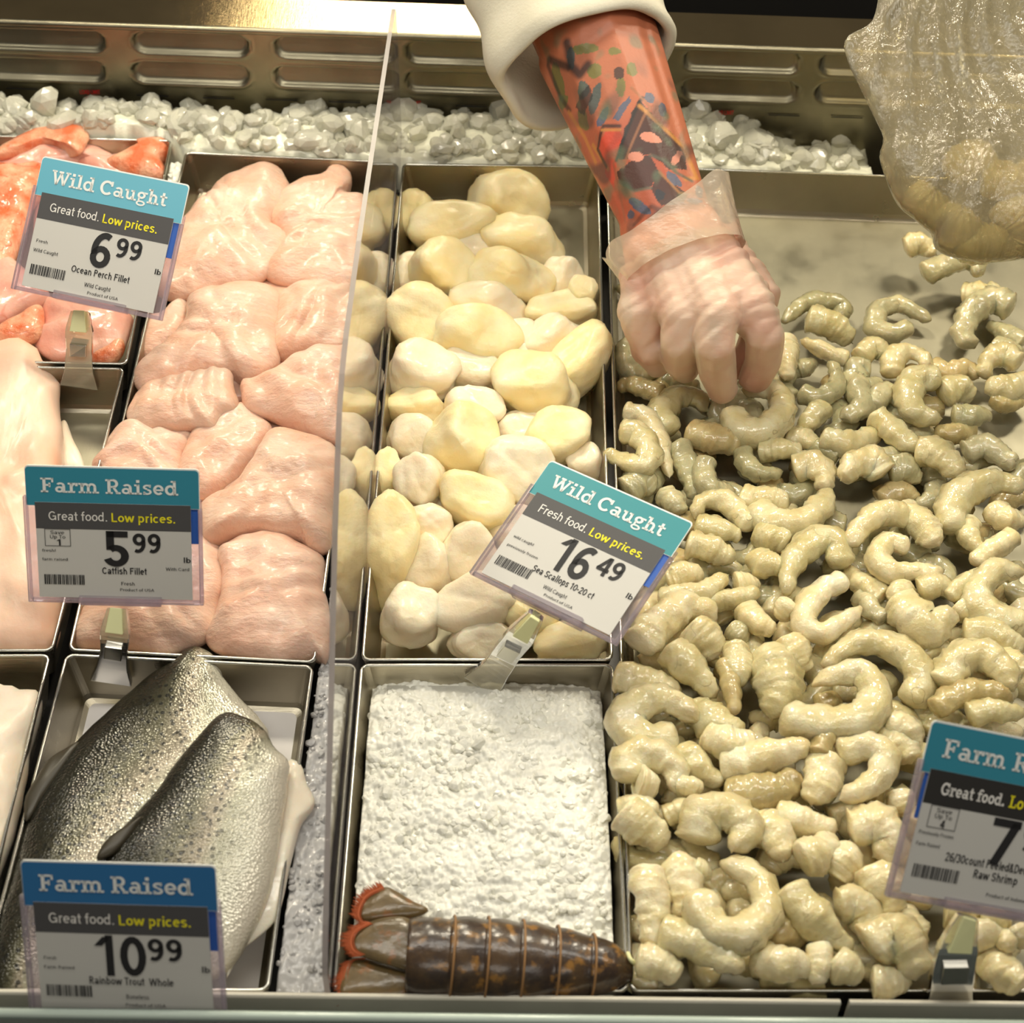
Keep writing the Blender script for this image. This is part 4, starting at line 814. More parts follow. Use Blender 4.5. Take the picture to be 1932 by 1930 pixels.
lob = empty('lobster_tail', (A0 + A1) / 2 - np.array([0, 0, .015]), 'dark brown lobster tail with orange fringed fan lying on crushed ice', 'lobster tail')
bx = [540, 760, 940, 1125, 1310, 1500, 1700]
def lrad(s): return float(np.interp(s, [0, .19, .35, .5, .66, .83, .94, 1.0], [.0205, .0222, .0226, .0220, .0200, .0165, .0120, .007]))
for i in range(6):
    s0, s1 = [(b - 540) / 1160 for b in (bx[i], bx[i + 1])]; V = []; nn = 14; mm = 40
    for q in range(nn):
        s = s0 - .012 + (s1 - s0 + .024) * q / (nn - 1); f = q / (nn - 1)
        r = lrad(min(max(s, 0), 1)) * (.94 + .065 * math.sin(math.pi * min(1, f * 1.15 + .05)) + (.012 if i % 2 else 0))
        for j in range(mm):
            a = 2 * math.pi * j / mm; ca, sa = math.cos(a), math.sin(a)
            rr = r * (1 + (.10 * max(0, -sa) if abs(ca) > .4 else 0))
            pnt = A0 + axd * s * Ltot + sd * ca * rr + upd * sa * rr * (.86 if sa > 0 else .55)
            pnt = pnt + (sd * ca + upd * sa) * .0004 * nz(pnt, 160, 3)
            V.append(pnt)
    F = grid_faces(nn, mm); F += [tuple(range(mm))[::-1], tuple((nn - 1) * mm + j for j in range(mm))]
    mb = MB(); mb.add(V, F); mb.build('tail_segment', M['lob'], lob, True)
    if i < 5:
        band = []
        for j in range(25):
            a = math.pi * (-.12 + 1.24 * j / 24); r = lrad(s1) * 1.0 + .0004
            band.append(A0 + axd * (s1 * Ltot + .0012 * math.sin(a)) + sd * math.cos(a) * r + upd * math.sin(a) * r * .86)
        mb = MB(); tube(mb, band, .0007, 6, up=axd); mb.build('joint_band', M['lob_band'], lob, True)
def fin_plate(outline, edge, z, label=None, name='tail_fin'):
    VF = blob(outline, LB[0], LB[1], z, .007, seed=z * 500 + len(outline), amp=.08, nth=60, nr=10, rough=.3)
    mb = MB(); mb.add(*VF); o = mb.build(name, M['lob_fan'], lob, True)
    E = crom([lp(x, y, z + .0015) for x, y in edge], 46)
    mb = MB(); tube(mb, E, .0007, 6)
    mid = E.mean(0)
    for q in np.linspace(0, 45, 46).astype(int):
        d = E[q] - (A0 + axd * .01); d[2] = 0; d /= np.linalg.norm(d); ln = .0045 + .002 * nz(E[q], 400, 2)
        d = d + .25 * np.array([nz(E[q], 900, 1), nz(E[q], 900, 5), 0]); tube(mb, [E[q], E[q] + d * ln * .7 + np.array([0, 0, -.0006]), E[q] + d * ln * 1.25 + np.array([0, 0, -.0016])], [.0005, .0003, .00012], 4)
    for q in range(0, 45):
        P_ = (E[q] + E[q + 1]) / 2; d = P_ - (A0 + axd * .01); d[2] = 0; d /= np.linalg.norm(d); tube(mb, [P_ - d * .002 + np.array([0, 0, .0012]), P_, P_ + d * .0040 + np.array([0, 0, -.001])], [.0002, .0003, .00015], 4)
    mb.build('hair_fringe', M['lob_fringe'], o, True)
fin_plate([(285,1290),(400,1216),(470,1235),(560,1290),(640,1335),(560,1375),(430,1385),(330,1395),(275,1380),(262,1330)], [(400,1216),(320,1255),(285,1300),(268,1360),(285,1400)], .004)
fin_plate([(215,1600),(300,1590),(450,1640),(610,1690),(590,1760),(420,1800),(190,1800),(175,1690)], [(300,1590),(230,1605),(200,1660),(195,1740),(215,1800)], .004)
fin_plate([(240,1480),(330,1400),(440,1370),(540,1380),(600,1450),(600,1600),(540,1650),(420,1620),(270,1570),(235,1530)], [(330,1402),(260,1440),(230,1490),(240,1545),(285,1575)], .010, None, 'centre_fin')
mb = MB(); tube(mb, crom([lp(1690, 1560, .01), lp(1710, 1600, .012), lp(1760, 1640, .006)], 12), .0012, 6); mb.build('tendon', M['putty'], lob, True)

# ================================================================== PRICE CARDS
def fit_card(q, W_, H_, k):
    """rest position of a W_ x H_ card whose corners are seen at q (top-left, top-right, bottom-right, bottom-left)"""
    Lc = np.array([[-W_ / 2, H_ / 2, 0], [W_ / 2, H_ / 2, 0], [W_ / 2, -H_ / 2, 0], [-W_ / 2, -H_ / 2, 0]])
    def rot(r):
        rx, ry, rz = r; cx, sx, cy, sy, cz, sz = math.cos(rx), math.sin(rx), math.cos(ry), math.sin(ry), math.cos(rz), math.sin(rz)
        return np.array([[cz, -sz, 0], [sz, cz, 0], [0, 0, 1]]) @ np.array([[cy, 0, sy], [0, 1, 0], [-sy, 0, cy]]) @ np.array([[1, 0, 0], [0, cx, -sx], [0, sx, cx]])
    def res(p):
        Wp = Lc @ rot(p[:3]).T + p[3:6]; return np.concatenate([PX(a) - np.array(b) for a, b in zip(Wp, q)])
    cu, cv = np.mean(q, 0); p = np.r_[.9 if q[0][0] != 1035 else .5, .1 if q[0][0] != 1035 else -.1, 0 if q[0][0] != 1035 else -.5, U(cu, cv, .05)]
    for it in range(80):
        r = res(p); J = np.stack([(res(p + np.eye(6)[i] * 1e-5) - r) / 1e-5 for i in range(6)], 1)
        p = p - np.linalg.solve(J.T @ J + 1e-3 * np.eye(6), J.T @ r)
    return rot(p[:3]), CP + k * (p[3:6] - CP), k
CARDS = [
 dict(q=[(80,293),(360,350),(308,606),(20,545)], k=1.09, head='Wild Caught', hm='head_sky', band='band_grey', bt='Great food.', serif=False, big='6', cents='99', bx=(540,668), cx=(690,850), prod=[('Ocean Perch Fillet',445,815,1235)], sub=[('Wild Caught',545,712,1300,24),('Product of USA',575,770,1338,17)], left=[('Fresh',190,262,1115,18),('Wild Caught',183,342,1168,20)], lb='lb', save=None, sides='right',
      label='price card with light blue Wild Caught header clipped to the perch tray', clip=[(152,588,.036,17),(150,622,.028,26),(150,660,.014,24),(150,690,.004,27),(150,728,-.012,36)]),
 dict(q=[(40,877),(380,883),(384,1142),(55,1132)], k=1.0, head='Farm Raised', hm='head_teal2', band='band_grey', bt='Great food.', serif=False, big='5', cents='99', bx=(520,657), cx=(680,832), prod=[('Catfish Fillet',508,752,1228)], sub=[('Fresh',610,683,1290,20),('Product of USA',603,790,1322,16)], left=[('fresh!',185,258,1112,16),('farm raised',183,322,1160,16)], lb='lb', save='1', sides='right',
      label='price card with teal Farm Raised header clipped to the catfish tray', clip=[(222,1148,.036,18),(218,1190,.028,28),(216,1225,.014,25),(213,1252,.002,29),(210,1284,-.013,39)]),
 dict(q=[(1035,866),(1314,991),(1162,1217),(887,1084)], k=1.03, head='Wild Caught', hm='head_teal', band='band_grey', bt='Fresh food.', serif=False, big='16', cents='49', bx=(460,690), cx=(715,870), prod=[('Sea Scallops 10-20 ct',405,800,1240)], sub=[('Wild Caught',520,672,1298,22),('Product of USA',550,735,1332,15)], left=[('wild caught',195,330,1120,16),('previously frozen',192,395,1175,16)], lb='lb', save=None, sides='right',
      label='steeply tilted price card with teal header clipped to the scallop tray', clip=[(1012,1160,.050,16),(985,1196,.036,27),(960,1226,.018,26),(940,1256,.004,27),(908,1294,-.012,38)]),
 dict(q=[(30,1618),(415,1632),(425,1925),(62,1915)], k=.985, head='Farm Raised', hm='head_blue', band='band_grey', bt='Great food.', serif=False, big='10', cents='99', bx=(440,690), cx=(700,865), prod=[('Rainbow Trout  Whole',405,815,1228)], sub=[('Boneless',580,690,1295,22),('Product of USA',575,770,1332,16)], left=[('Fresh',190,250,1115,16),('Farm Raised',188,335,1160,16)], lb='lb', save=None, sides='right',
      label='blurred price card with blue header standing behind the lip before the trout', clip=None),
 dict(q=[(1752,1355),(2112,1428),(2030,1752),(1668,1690)], k=1.07, head='Farm Raised', hm='head_teal2', band='band_dark', bt='Great food.', serif=True, big='7', cents='99', bx=(520,660), cx=(680,840), prod=[('26/30count Peeled&Deveined',330,830,1205),('Raw Shrimp',485,705,1255)], sub=[('Product of Indonesia',570,800,1322,16)], left=[('Previously Frozen',175,345,1112,16),('Farm Raised',175,290,1160,16)], lb='lb', save='4', sides='left',
      label='price card with teal header above the shrimp, clipped to the front lip', clip=[(1826,1728,.060,20),(1810,1775,.050,38),(1800,1815,.034,40),(1795,1855,.016,40),(1786,1912,-.008,50)]),
]
need = set([('LOAD LIMIT', True), ('Save', False), ('Up To', False), ('With Card', False), ('Low prices.', True)])
for c in CARDS:
    need |= {(c['bt'], False), (c['big'], True), (c['cents'], True), (c['lb'], True)} | {(p[0], True) for p in c['prod']} | {(p[0], False) for p in c['sub'] + c['left']}
    if c['save']: need.add((c['save'], True))
TXT = text_meshes(sorted(need))
def put_text(mb, VF, x0, x1, base, cap, mi, z, fn, capref=None):
    V, F = VF; lo, hi = V[:, 0].min(), V[:, 0].max(); top = capref if capref else V[:, 1].max()
    X = x0 + (V[:, 0] - lo) / (hi - lo) * (x1 - x0); Yy = base - V[:, 1] / top * cap
    mb.add([fn(x, y, z) for x, y in zip(X, Yy)], F, mi)
for c in CARDS:
    W_, H_ = .102, .085
    Rm, pc, k = fit_card(c['q'], W_, H_, c['k'])
    sx, sy = W_ / 965 * k, H_ / 750 * k
    def fn(x, y, z=0., Rm=Rm, pc=pc): return pc + Rm @ np.array([(x - 577.5) * sx, (1020 - y) * sy, z])
    base = fn(577, 1395, 0)
    card = empty('price_card', base, c['label'], 'price card', 'price cards on the trays')
    # header card with rounded corners
    def plate(mb, x0, y0, x1, y1, z0, z1, mi, rad=0, side_mi=None):
        pts = []
        for cx_, cy_, a0 in ((x1 - rad, y0 + rad, 0), (x0 + rad, y0 + rad, 90), (x0, y1, None), (x1, y1, None)):
            if a0 is None or rad == 0: pts.append((x0 if cx_ < (x0 + x1) / 2 else x1, y0 if cy_ < (y0 + y1) / 2 else y1) if a0 is not None else (cx_, cy_))
            else:
                for q in range(6):
                    a = math.radians(a0 + 90 * q / 5); pts.append((cx_ + rad * math.cos(a), cy_ - rad * math.sin(a)))
        n = len(pts); V = [fn(x, y, z1) for x, y in pts] + [fn(x, y, z0) for x, y in pts]
        mb.add(V, [tuple(range(n))], mi)
        mb.add(V, [tuple(range(2 * n - 1, n - 1, -1))] + [(i, n + i, n + (i + 1) % n, (i + 1) % n) for i in range(n)], side_mi if side_mi is not None else mi)
    mb = MB(); plate(mb, 112, 645, 1050, 862, .0004, .0012, 1, 22, 1); plate(mb, 114, 653, 1046, 860, .0012, .00125, 0, 20)
    sV, sF = slab_text(c['head']); put_text(mb, (sV, sF), 195, 935, 788, 78, 1, .0015, fn, .72)
    mb.build('header_card', [M[c['hm']], M['edge_white']], card)
    mb = MB()
    xb = (1000, 1022) if c['sides'] == 'right' else (140, 165)
    plate(mb, 160 if c['sides'] == 'right' else 140, 850, 1040 if c['sides'] == 'right' else 1000, 1055, .0002, .0004, 0); mb.build('backing_strip', M['blue_strip'], card)
    # printed paper: white, band, black print, white print, yellow print
    mb = MB(); z0 = .0014; mats = [M['paper'], M[c['band']], M['print_black'], M['text_white'], M['text_yellow']]
    plate(mb, 158, 842, 1000, 1365, .0006, z0, 0); mb.add([fn(x, y, z0 + .0001) for x, y in ((158, 985), (1000, 985), (1000, 842), (158, 842))], [(0, 1, 2, 3)], 1)
    z2 = z0 + .0003
    if c['serif']:
        put_text(mb, slab_text(c['bt']), 230, 545, 940, 52, 3, z2, fn, .72); put_text(mb, slab_text('Low prices.'), 570, 915, 940, 52, 4, z2, fn, .72)
    else:
        put_text(mb, TXT[(c['bt'], False)], 230, 545, 938, 50, 3, z2, fn, .74); put_text(mb, TXT[('Low prices.', True)], 570, 915, 940, 50, 4, z2, fn, .74)
    put_text(mb, TXT[(c['big'], True)], *c['bx'], 1186, 196, 2, z2, fn); put_text(mb, TXT[(c['cents'], True)], *c['cx'], 1108, 108, 2, z2, fn)
    for s, x0, x1, bl in c['prod']: put_text(mb, TXT[(s, True)], x0, x1, bl, 38, 2, z2, fn, .74)
    for s, x0, x1, bl, cp in c['sub'] + c['left']: put_text(mb, TXT[(s, False)], x0, x1, bl, cp, 2, z2, fn, .74)
    put_text(mb, TXT[(c['lb'], True)], 957, 957 + (18 if c['lb'] == 'l' else 38), 1156, 30, 2, z2, fn)
    rs = np.random.RandomState(len(c['label'])); x = 190
    while x < 412:
        bw = rs.choice([2.5, 4, 6, 8]); mb.add([fn(q, y, z2) for q, y in ((x, 1292), (x + bw, 1292), (x + bw, 1237), (x, 1237))], [(0, 1, 2, 3)], 2); x += bw + rs.choice([3, 4, 6])
    if c['save']:
        for a, b_, c_, d_ in ((203, 985, 343, 988), (203, 1077, 343, 1080), (203, 985, 206, 1080), (340, 985, 343, 1080)): mb.add([fn(q, y, z2) for q, y in ((a, d_), (c_, d_), (c_, b_), (a, b_))], [(0, 1, 2, 3)], 2)
        put_text(mb, TXT[('Save', False)], 235, 310, 1014, 20, 2, z2, fn, .74); put_text(mb, TXT[('Up To', False)], 232, 315, 1038, 20, 2, z2, fn, .74); put_text(mb, TXT[(c['save'], True)], 266, 288, 1076, 34, 2, z2, fn)
        put_text(mb, TXT[('With Card', False)], 857, 985, 1202, 18, 2, z2, fn, .74)
    mb.build('price_paper', mats, card)
    # clear holder behind and around the paper
    mb = MB()
    def hb_(x0, y0, x1, y1, z0, z1): mb.box((0, 0, 0), (1, 1, 1), 0, lambda p: fn(x0 + (x1 - x0) * p[0], y1 + (y0 - y1) * p[1], z0 + (z1 - z0) * p[2]))
    hb_(100, 815, 1058, 1392, -.0022, -.0012)
    hb_(95, 812, 118, 1395, -.0012, .0022); hb_(1040, 862, 1062, 1395, -.0012, .0022); hb_(118, 1374, 1040, 1395, -.0012, .0022); hb_(375, 1352, 830, 1398, -.0045, .0045)
    mb.build('clear_holder', M['holder'], card, bevel=.0005)
    if c['clip']:
        C_ = c['clip']; pts = np.array([U(u, v, z) for u, v, z, _ in C_]); wd = np.array([w_ * DEP(p) / FPX for p, (_, _, _, w_) in zip(pts, C_)])
        P5 = crom(pts, 22); W5 = np.interp(np.linspace(0, 1, 22), np.linspace(0, 1, len(wd)), wd); T5 = np.gradient(P5, axis=0); mb = MB()
        side = (np.array(c['q'][1], float) - np.array(c['q'][0], float)); side /= np.linalg.norm(side)
        sdir = AX * 0 + RC.T @ np.array([side[0], -side[1] * .8, 0]) if abs(side[1]) > .3 else np.array([1., 0, 0])
        V = []
        for P_, w5, t5 in zip(P5, W5, T5):
            t5 = t5 / np.linalg.norm(t5); s5 = sdir - t5 * (sdir @ t5); s5 /= np.linalg.norm(s5); n5 = np.cross(s5, t5)
            th5 = .0028
            V += [P_ + s5 * w5 + n5 * th5, P_ + s5 * w5 * .35 + n5 * th5 * 1.5, P_ - s5 * w5 * .35 + n5 * th5 * 1.5, P_ - s5 * w5 + n5 * th5, P_ - s5 * w5 - n5 * th5, P_ + s5 * w5 - n5 * th5]
        mb.add(V, grid_faces(22, 6) + [tuple(range(6))[::-1], tuple(21 * 6 + j for j in range(6))]); mb.build('clip', M['clip'], card, bevel=.0006)
        def slab_at(f0, f1, wk, th0, th1, name, mat):
            mb = MB(); V = []
            for f in (f0, f1):
                i = int(f * 21); P_, w5, t5 = P5[i], W5[i], T5[i] / np.linalg.norm(T5[i]); s5 = sdir - t5 * (sdir @ t5); s5 /= np.linalg.norm(s5); n5 = np.cross(s5, t5)
                if n5 @ (CP - P_) < 0: n5 = -n5
                V += [P_ + s5 * w5 * wk + n5 * th1, P_ - s5 * w5 * wk + n5 * th1, P_ - s5 * w5 * wk + n5 * th0, P_ + s5 * w5 * wk + n5 * th0]
            mb.add(V, [(0, 1, 5, 4), (1, 2, 6, 5), (2, 3, 7, 6), (3, 0, 4, 7), (3, 2, 1, 0), (4, 5, 6, 7)]); return mb.build(name, mat, card, bevel=.0005)
        o = slab_at(.42, .60, .62, -.005, .0056, 'clip_spring', M['spring']); o['label'] = 'chrome spring band'
        o = slab_at(.02, .26, .62, -.004, .0052, 'pad', M['putty']); o['label'] = 'pale yellow pad'

# load limit marks on the back panel
def pan_pt(u, v):
    p = panel_hit(u, v); p = p - np.array([0, .0012, 0]); return p
for u, v in ((170, 172), (775, 193), (1365, 211)):
    mb = MB(); a, b_ = pan_pt(u - 19, v), pan_pt(u + 19, v); hgt = .0042
    VT, FT = TXT[('LOAD LIMIT', True)]; lo, hi = VT[:, 0].min(), VT[:, 0].max()
    mb.add([a + (b_ - a) * ((x - lo) / (hi - lo)) + np.array([0, 0, (y / .74 - .5) * hgt]) for x, y in VT], FT); o = mb.build('load_limit_marking', M['red_print'], case); o['label'] = 'red LOAD LIMIT lettering'
for u0, u1, v0 in ((12, 72, 165), (258, 318, 178), (383, 443, 183), (502, 561, 186), (620, 680, 190), (860, 919, 198), (981, 1040, 202), (1450, 1508, 215), (1568, 1627, 219), (1690, 1750, 223)):
    mb = MB(); a, b_ = pan_pt(u0, v0), pan_pt(u1, v0 + (u1 - u0) * .034)
    mb.add([a - [0, 0, .0005], b_ - [0, 0, .0005], b_ + [0, 0, .0005], a + [0, 0, .0005]], [(0, 1, 2, 3)])
    mb.build('fill_line_marking', M['print_black'], case)

# ================================================================== THE WORKER'S ARM
def skin_shape(caps, voxel, smooth, name):
    """one continuous skin over round-ended limbs: caps = (A, B, ra, rb)"""
    mb = MB()
    for A, B, ra, rb in caps:
        A, B = np.array(A), np.array(B); n = max(2, int(np.linalg.norm(B - A) / (min(ra, rb) * (.09 if ra > .03 else .16))) + 1)
        for i in range(n):
            f = i / (n - 1); mb.add(ICO_V * (ra + (rb - ra) * f) + A + (B - A) * f, ICO_F)
    me = bpy.data.meshes.new(name); me.from_pydata(mb.v, [], mb.f); o = bpy.data.objects.new(name, me); COL.objects.link(o)
    r = o.modifiers.new('r', 'REMESH'); r.mode = 'VOXEL'; r.voxel_size = voxel
    s = o.modifiers.new('s', 'SMOOTH'); s.iterations = smooth; s.factor = .5
    bpy.context.view_layer.update(); dg = bpy.context.evaluated_depsgraph_get()
    out = bpy.data.meshes.new_from_object(o.evaluated_get(dg)); bpy.data.objects.remove(o); bpy.data.meshes.remove(me)
    return out
Wr = U(1258, 415, .090); E1 = U(1128, 90, .142); E0 = U(1070, -60, .168)
adir = (Wr - E1) / np.linalg.norm(Wr - E1)
view = CP - Wr; view /= np.linalg.norm(view); aside = np.cross(adir, view); aside /= np.linalg.norm(aside); anorm = np.cross(aside, adir)
if anorm @ view < 0: anorm = -anorm
if aside @ AX.dot(RC) < 0: aside = -aside
side_w = RC.T @ np.array([1., 0, 0])
if aside @ side_w < 0: aside = -aside
FORE = []
for s0, s1 in ((0, .5), (.5, 1)):
    def st(s):
        p = E1 + (Wr - E1) * s; return p
    wid = lambda s: float(np.interp(s, [0, .3, .6, .85, 1], [.0445, .0405, .0365, .0325, .0305])); thk = lambda s: float(np.interp(s, [0, .5, 1], [.040, .034, .024]))
    for off in np.linspace(-1, 1, 9):
        ra, rb = thk(s0) * math.sqrt(1 - .72 * off * off), thk(s1) * math.sqrt(1 - .72 * off * off)
        FORE.append((st(s0) + aside * (wid(s0) - ra) * off, st(s1) + aside * (wid(s1) - rb) * off, ra, rb))
FORE.append((E0, E1, .046, .042))
K = dict(index=(1416, 578, .070), middle=(1350, 590, .074), ring=(1287, 592, .068), pinky=(1230, 580, .058))
P2 = dict(index=(1442, 632, .056), middle=(1348, 650, .060), ring=(1281, 646, .052), pinky=(1218, 628, .042))
P3 = dict(index=(1440, 680, .030), middle=(1354, 702, .030), ring=(1282, 680, .028), pinky=(1222, 662, .022))
TP = dict(index=(1424, 712, .012), middle=(1362, 732, .012), ring=(1290, 694, .012), pinky=(1240, 684, .010))
RAD = dict(index=(.0150, .0122, .0112, .0100), middle=(.0150, .0122, .0112, .0100), ring=(.0140, .0114, .0106, .0095), pinky=(.0130, .0105, .0098, .0085))
HAND = []
palm0 = U(1270, 440, .086)
for f in K:
    k_, a_, b_, t_ = (U(*q[f]) for q in (K, P2, P3, TP)); r = RAD[f]
    root = Wr + (palm0 - Wr) * .6 + (k_ - U(1330, 585, .07)) * .42
    HAND += [(root, k_, .021, r[0] + .0005), (k_, a_, r[0], r[1]), (a_, b_, r[1], r[2]), (b_, t_, r[2], r[3])]
for f, h in (('index', 'middle'), ('middle', 'ring'), ('ring', 'pinky')):
    ka = (U(*K[f]) + U(*K[h])) / 2; HAND.append((Wr + (palm0 - Wr) * .7 + (ka - U(1330, 585, .07)) * .42, ka - (ka - palm0) * .12, .0215, .0150))
mc = U(1330, 540, .058)
HAND += [(palm0, mc, .024, .026), (U(1300, 470, .08), U(1400, 560, .06), .022, .018), (U(1235, 480, .078), U(1235, 570, .055), .020, .017)]
# thumb leaves the side of the palm and closes under the index finger
HAND += [(U(1345, 470, .068), U(1425, 560, .046), .020, .016), (U(1425, 560, .046), U(1430, 640, .020), .0140, .0115), (U(1430, 640, .020), U(1398, 690, .002), .0115, .009)]
body_me = skin_shape(FORE + HAND, .00095, 26, 'arm')
person = empty('person', E1 - np.array([0, 0, .12]), 'person reaching a tattooed arm from a rolled white sleeve, gloved hand in the shrimp', 'person')
V = np.array([v.co[:] for v in body_me.vertices])
# tattoo: shapes laid out in the arm's own coordinates (along the arm, across the arm) and inked into the skin
def arm_co(p):
    q = p - E1; return np.stack([q @ adir / np.linalg.norm(Wr - E1), q @ aside], -1)
TS = 3.057
def tp(x, y):
    u, v = 700 + x / TS, y / TS; d = ray(u, v); n = anorm
    s = (E1 + anorm * .034 - CP) @ n / (d @ n); return arm_co(CP + d * s)
SL = np.linalg.norm(Wr - E1)
ac = arm_co(V) * np.array([SL, 1.]); up_side = ((V - E1) @ anorm)
colr = np.tile(np.array(lin((176, 104, 74))[:3]), (len(V), 1))
patch = np.array([nz(v, 40, 3) for v in V]); colr = colr * (1 - .12 * patch[:, None])
redk = np.clip((np.array([nz(v, 26, 9) for v in V]) + .15) * 2.2, 0, 1)[:, None] * np.clip((ac[:, :1] - .04) / .05, 0, 1); colr = colr * (1 - redk * .55) + np.array(lin((170, 64, 44))[:3]) * redk * .55
def ink(mask, c, k): 
    global colr
    colr = colr * (1 - mask[:, None] * k) + np.array(lin(c)[:3]) * mask[:, None] * k
def seg_d(A, B):
    A, B = np.array(A), np.array(B); d = B - A; t = np.clip(((ac - A) @ d) / (d @ d), 0, 1); return np.linalg.norm(ac - A - t[:, None] * d, axis=1)
def line(pts, wpx, c, k=.85):
    Q = [tp(*p) * np.array([SL, 1.]) for p in pts]; dm = np.min([seg_d(a, b) for a, b in zip(Q[:-1], Q[1:])], axis=0)
    wr = wpx * .62 / TS * 1.2 / FPX; ink(np.clip(1.5 - dm / wr, 0, 1), c, k)
def poly(pts, c, k=.85):
    Q = np.array([tp(*p) * np.array([SL, 1.]) for p in pts]); ins = np.zeros(len(ac), bool); n = len(Q)
    jx = ac + .0012 * np.stack([np.array([nz(v, 190, 5) for v in V]), np.array([nz(v, 190, 8) for v in V])], 1)
    for i in range(n):
        a, b = Q[i], Q[(i + 1) % n]; cnd = (a[1] > jx[:, 1]) != (b[1] > jx[:, 1])
        ins ^= cnd & (jx[:, 0] < (b[0] - a[0]) * (jx[:, 1] - a[1]) / (b[1] - a[1] + 1e-12) + a[0])
    ink(ins.astype(float), c, k)
def ell(x, y, a, b, c, k=.7, ang=0):
    ca, sa = math.cos(math.radians(ang)), math.sin(math.radians(ang))
    poly([(x + a * math.cos(q) * ca - b * math.sin(q) * sa, y + a * math.cos(q) * sa + b * math.sin(q) * ca) for q in np.linspace(0, 6.28, 14)[:-1]], c, k)
GRN, TEAL, BLU, DK, OCH, RED = (98, 110, 56), (52, 88, 88), (56, 88, 112), (36, 34, 33), (190, 130, 64), (208, 74, 54)
for e in ((1240, 290, 80, 26), (1050, 400, 32, 95, -15), (1440, 500, 28, 55), (1290, 410, 45, 40), (1500, 390, 28, 45), (1410, 300, 40, 22), (1070, 500, 40, 30), (1200, 640, 30, 60, -25)): ell(*e[:4], GRN, .82, *(e[4:] or (0,)))
for e in ((1285, 560, 32, 85, 20), (1215, 500, 35, 45), (1150, 330, 25, 60)): ell(*e[:4], TEAL, .85, *(e[4:] or (0,)))
for e in ((1330, 660, 26, 62, 35), (1595, 530, 28, 30), (1665, 580, 22, 44), (1730, 985, 50, 30, 40), (1530, 1140, 85, 26, 32), (1650, 1085, 28, 30), (1840, 1085, 45, 20, -15), (1470, 1170, 24, 20), (1860, 1010, 20, 40)): ell(*e[:4], BLU, .85, *(e[4:] or (0,)))
poly([(1390, 670), (1480, 550), (1495, 580), (1425, 685)], BLU)
poly([(1290, 800), (1340, 735), (1425, 730), (1440, 780), (1400, 900), (1370, 1020), (1320, 930)], RED, .8)
poly([(1540, 560), (1620, 640), (1770, 745), (1795, 900), (1700, 935), (1600, 860), (1500, 900), (1400, 885), (1470, 710)], DK, .88)
poly([(1395, 950), (1500, 900), (1600, 870), (1650, 960), (1600, 1045), (1500, 1060), (1420, 1020)], DK, .86)
poly([(1640, 960), (1700, 1010), (1810, 1045), (1780, 1120), (1660, 1145), (1600, 1060)], DK, .86)
poly([(1150, 560), (1250, 480), (1275, 545), (1210, 625)], DK, .8); ell(1430, 420, 32, 36, DK, .85)
poly([(1700, 1130), (1900, 1090), (1900, 1200), (1600, 1260), (1560, 1230)], DK, .6)
ell(1600, 770, 60, 32, (214, 140, 116), .9); ell(1515, 880, 45, 28, (214, 140, 116), .9); ell(1740, 850, 16, 60, (214, 140, 116), .8, 20)
line([(1130, 250), (1150, 370), (1200, 420), (1250, 375)], 40, DK); line([(1000, 285), (1130, 370)], 28, DK); line([(985, 300), (1050, 470), (1110, 560)], 18, DK, .7)
line([(1400, 890), (1560, 545)], 16, DK); line([(1440, 930), (1600, 590), (1500, 500)], 12, (150, 100, 70), .8); line([(1545, 600), (1770, 760), (1845, 930), (1790, 960)], 20, OCH)
line([(1290, 790), (1330, 705), (1430, 715)], 16, DK); line([(1320, 725), (1430, 735)], 12, OCH); line([(1250, 770), (1340, 915)], 14, OCH); line([(1280, 800), (1330, 900)], 12, DK)
line([(1600, 870), (1680, 890), (1740, 940), (1820, 960)], 16, (86, 84, 70)); line([(1400, 990), (1500, 1060), (1600, 1050)], 14, (96, 94, 78)); line([(1380, 900), (1430, 1200)], 12, (150, 90, 66), .7); line([(1650, 960), (1760, 1060), (1830, 1040)], 12, (160, 110, 66))
line([(1490, 1230), (1600, 1150), (1720, 1200)], 22, DK, .6); line([(1100, 560), (1200, 720), (1260, 860)], 14, OCH, .7)
ink(np.clip(np.array([nz(v, 60, 21) for v in V]) * 3.2 - .4, 0, 1) * np.clip((ac[:, 0] - .02) / .05, 0, 1), (70, 60, 54), .68)
ink(np.clip(np.array([nz(v, 85, 33) for v in V]) * 3.5 - .9, 0, 1), (92, 108, 84), .6)
# hand stays plain skin, with one faded mark on the middle finger
plain = np.clip((ac[:, 0] - SL * 1.02) / .008, 0, 1)[:, None]; colr = colr * (1 - plain) + np.array(lin((222, 160, 140))[:3]) * plain
fm = U(1348, 628, .075); dmk = np.linalg.norm((V - fm) * np.array([1, .35, .6]), axis=1); ink(np.clip(1.4 - dmk / .0045, 0, 1), (96, 96, 84), .55)
fm = U(1222, 612, .06); dmk = np.linalg.norm(V - fm, axis=1); ink(np.clip(1.4 - dmk / .010, 0, 1), (150, 140, 116), .6)
at = body_me.color_attributes.new('ink', 'FLOAT_COLOR', 'POINT'); at.data.foreach_set('color', np.c_[colr, np.ones(len(V))].astype(np.float32).ravel())
m, nt, p, o_ = newmat('tattooed_skin'); a_ = N(nt, 'ShaderNodeAttribute', _attribute_name='ink'); L(nt, a_.outputs['Color'], p.inputs['Base Color'])
p.inputs['Subsurface Weight'].default_value = .08; p.inputs['Subsurface Radius'].default_value = (.004, .0015, .001); p.inputs['Subsurface Scale'].default_value = 1; p.inputs['Roughness'].default_value = .45
bump(nt, p, noise_n(nt, 420, 4, stretch=(1, 1, 1)), .3, .0006); M['skin'] = m
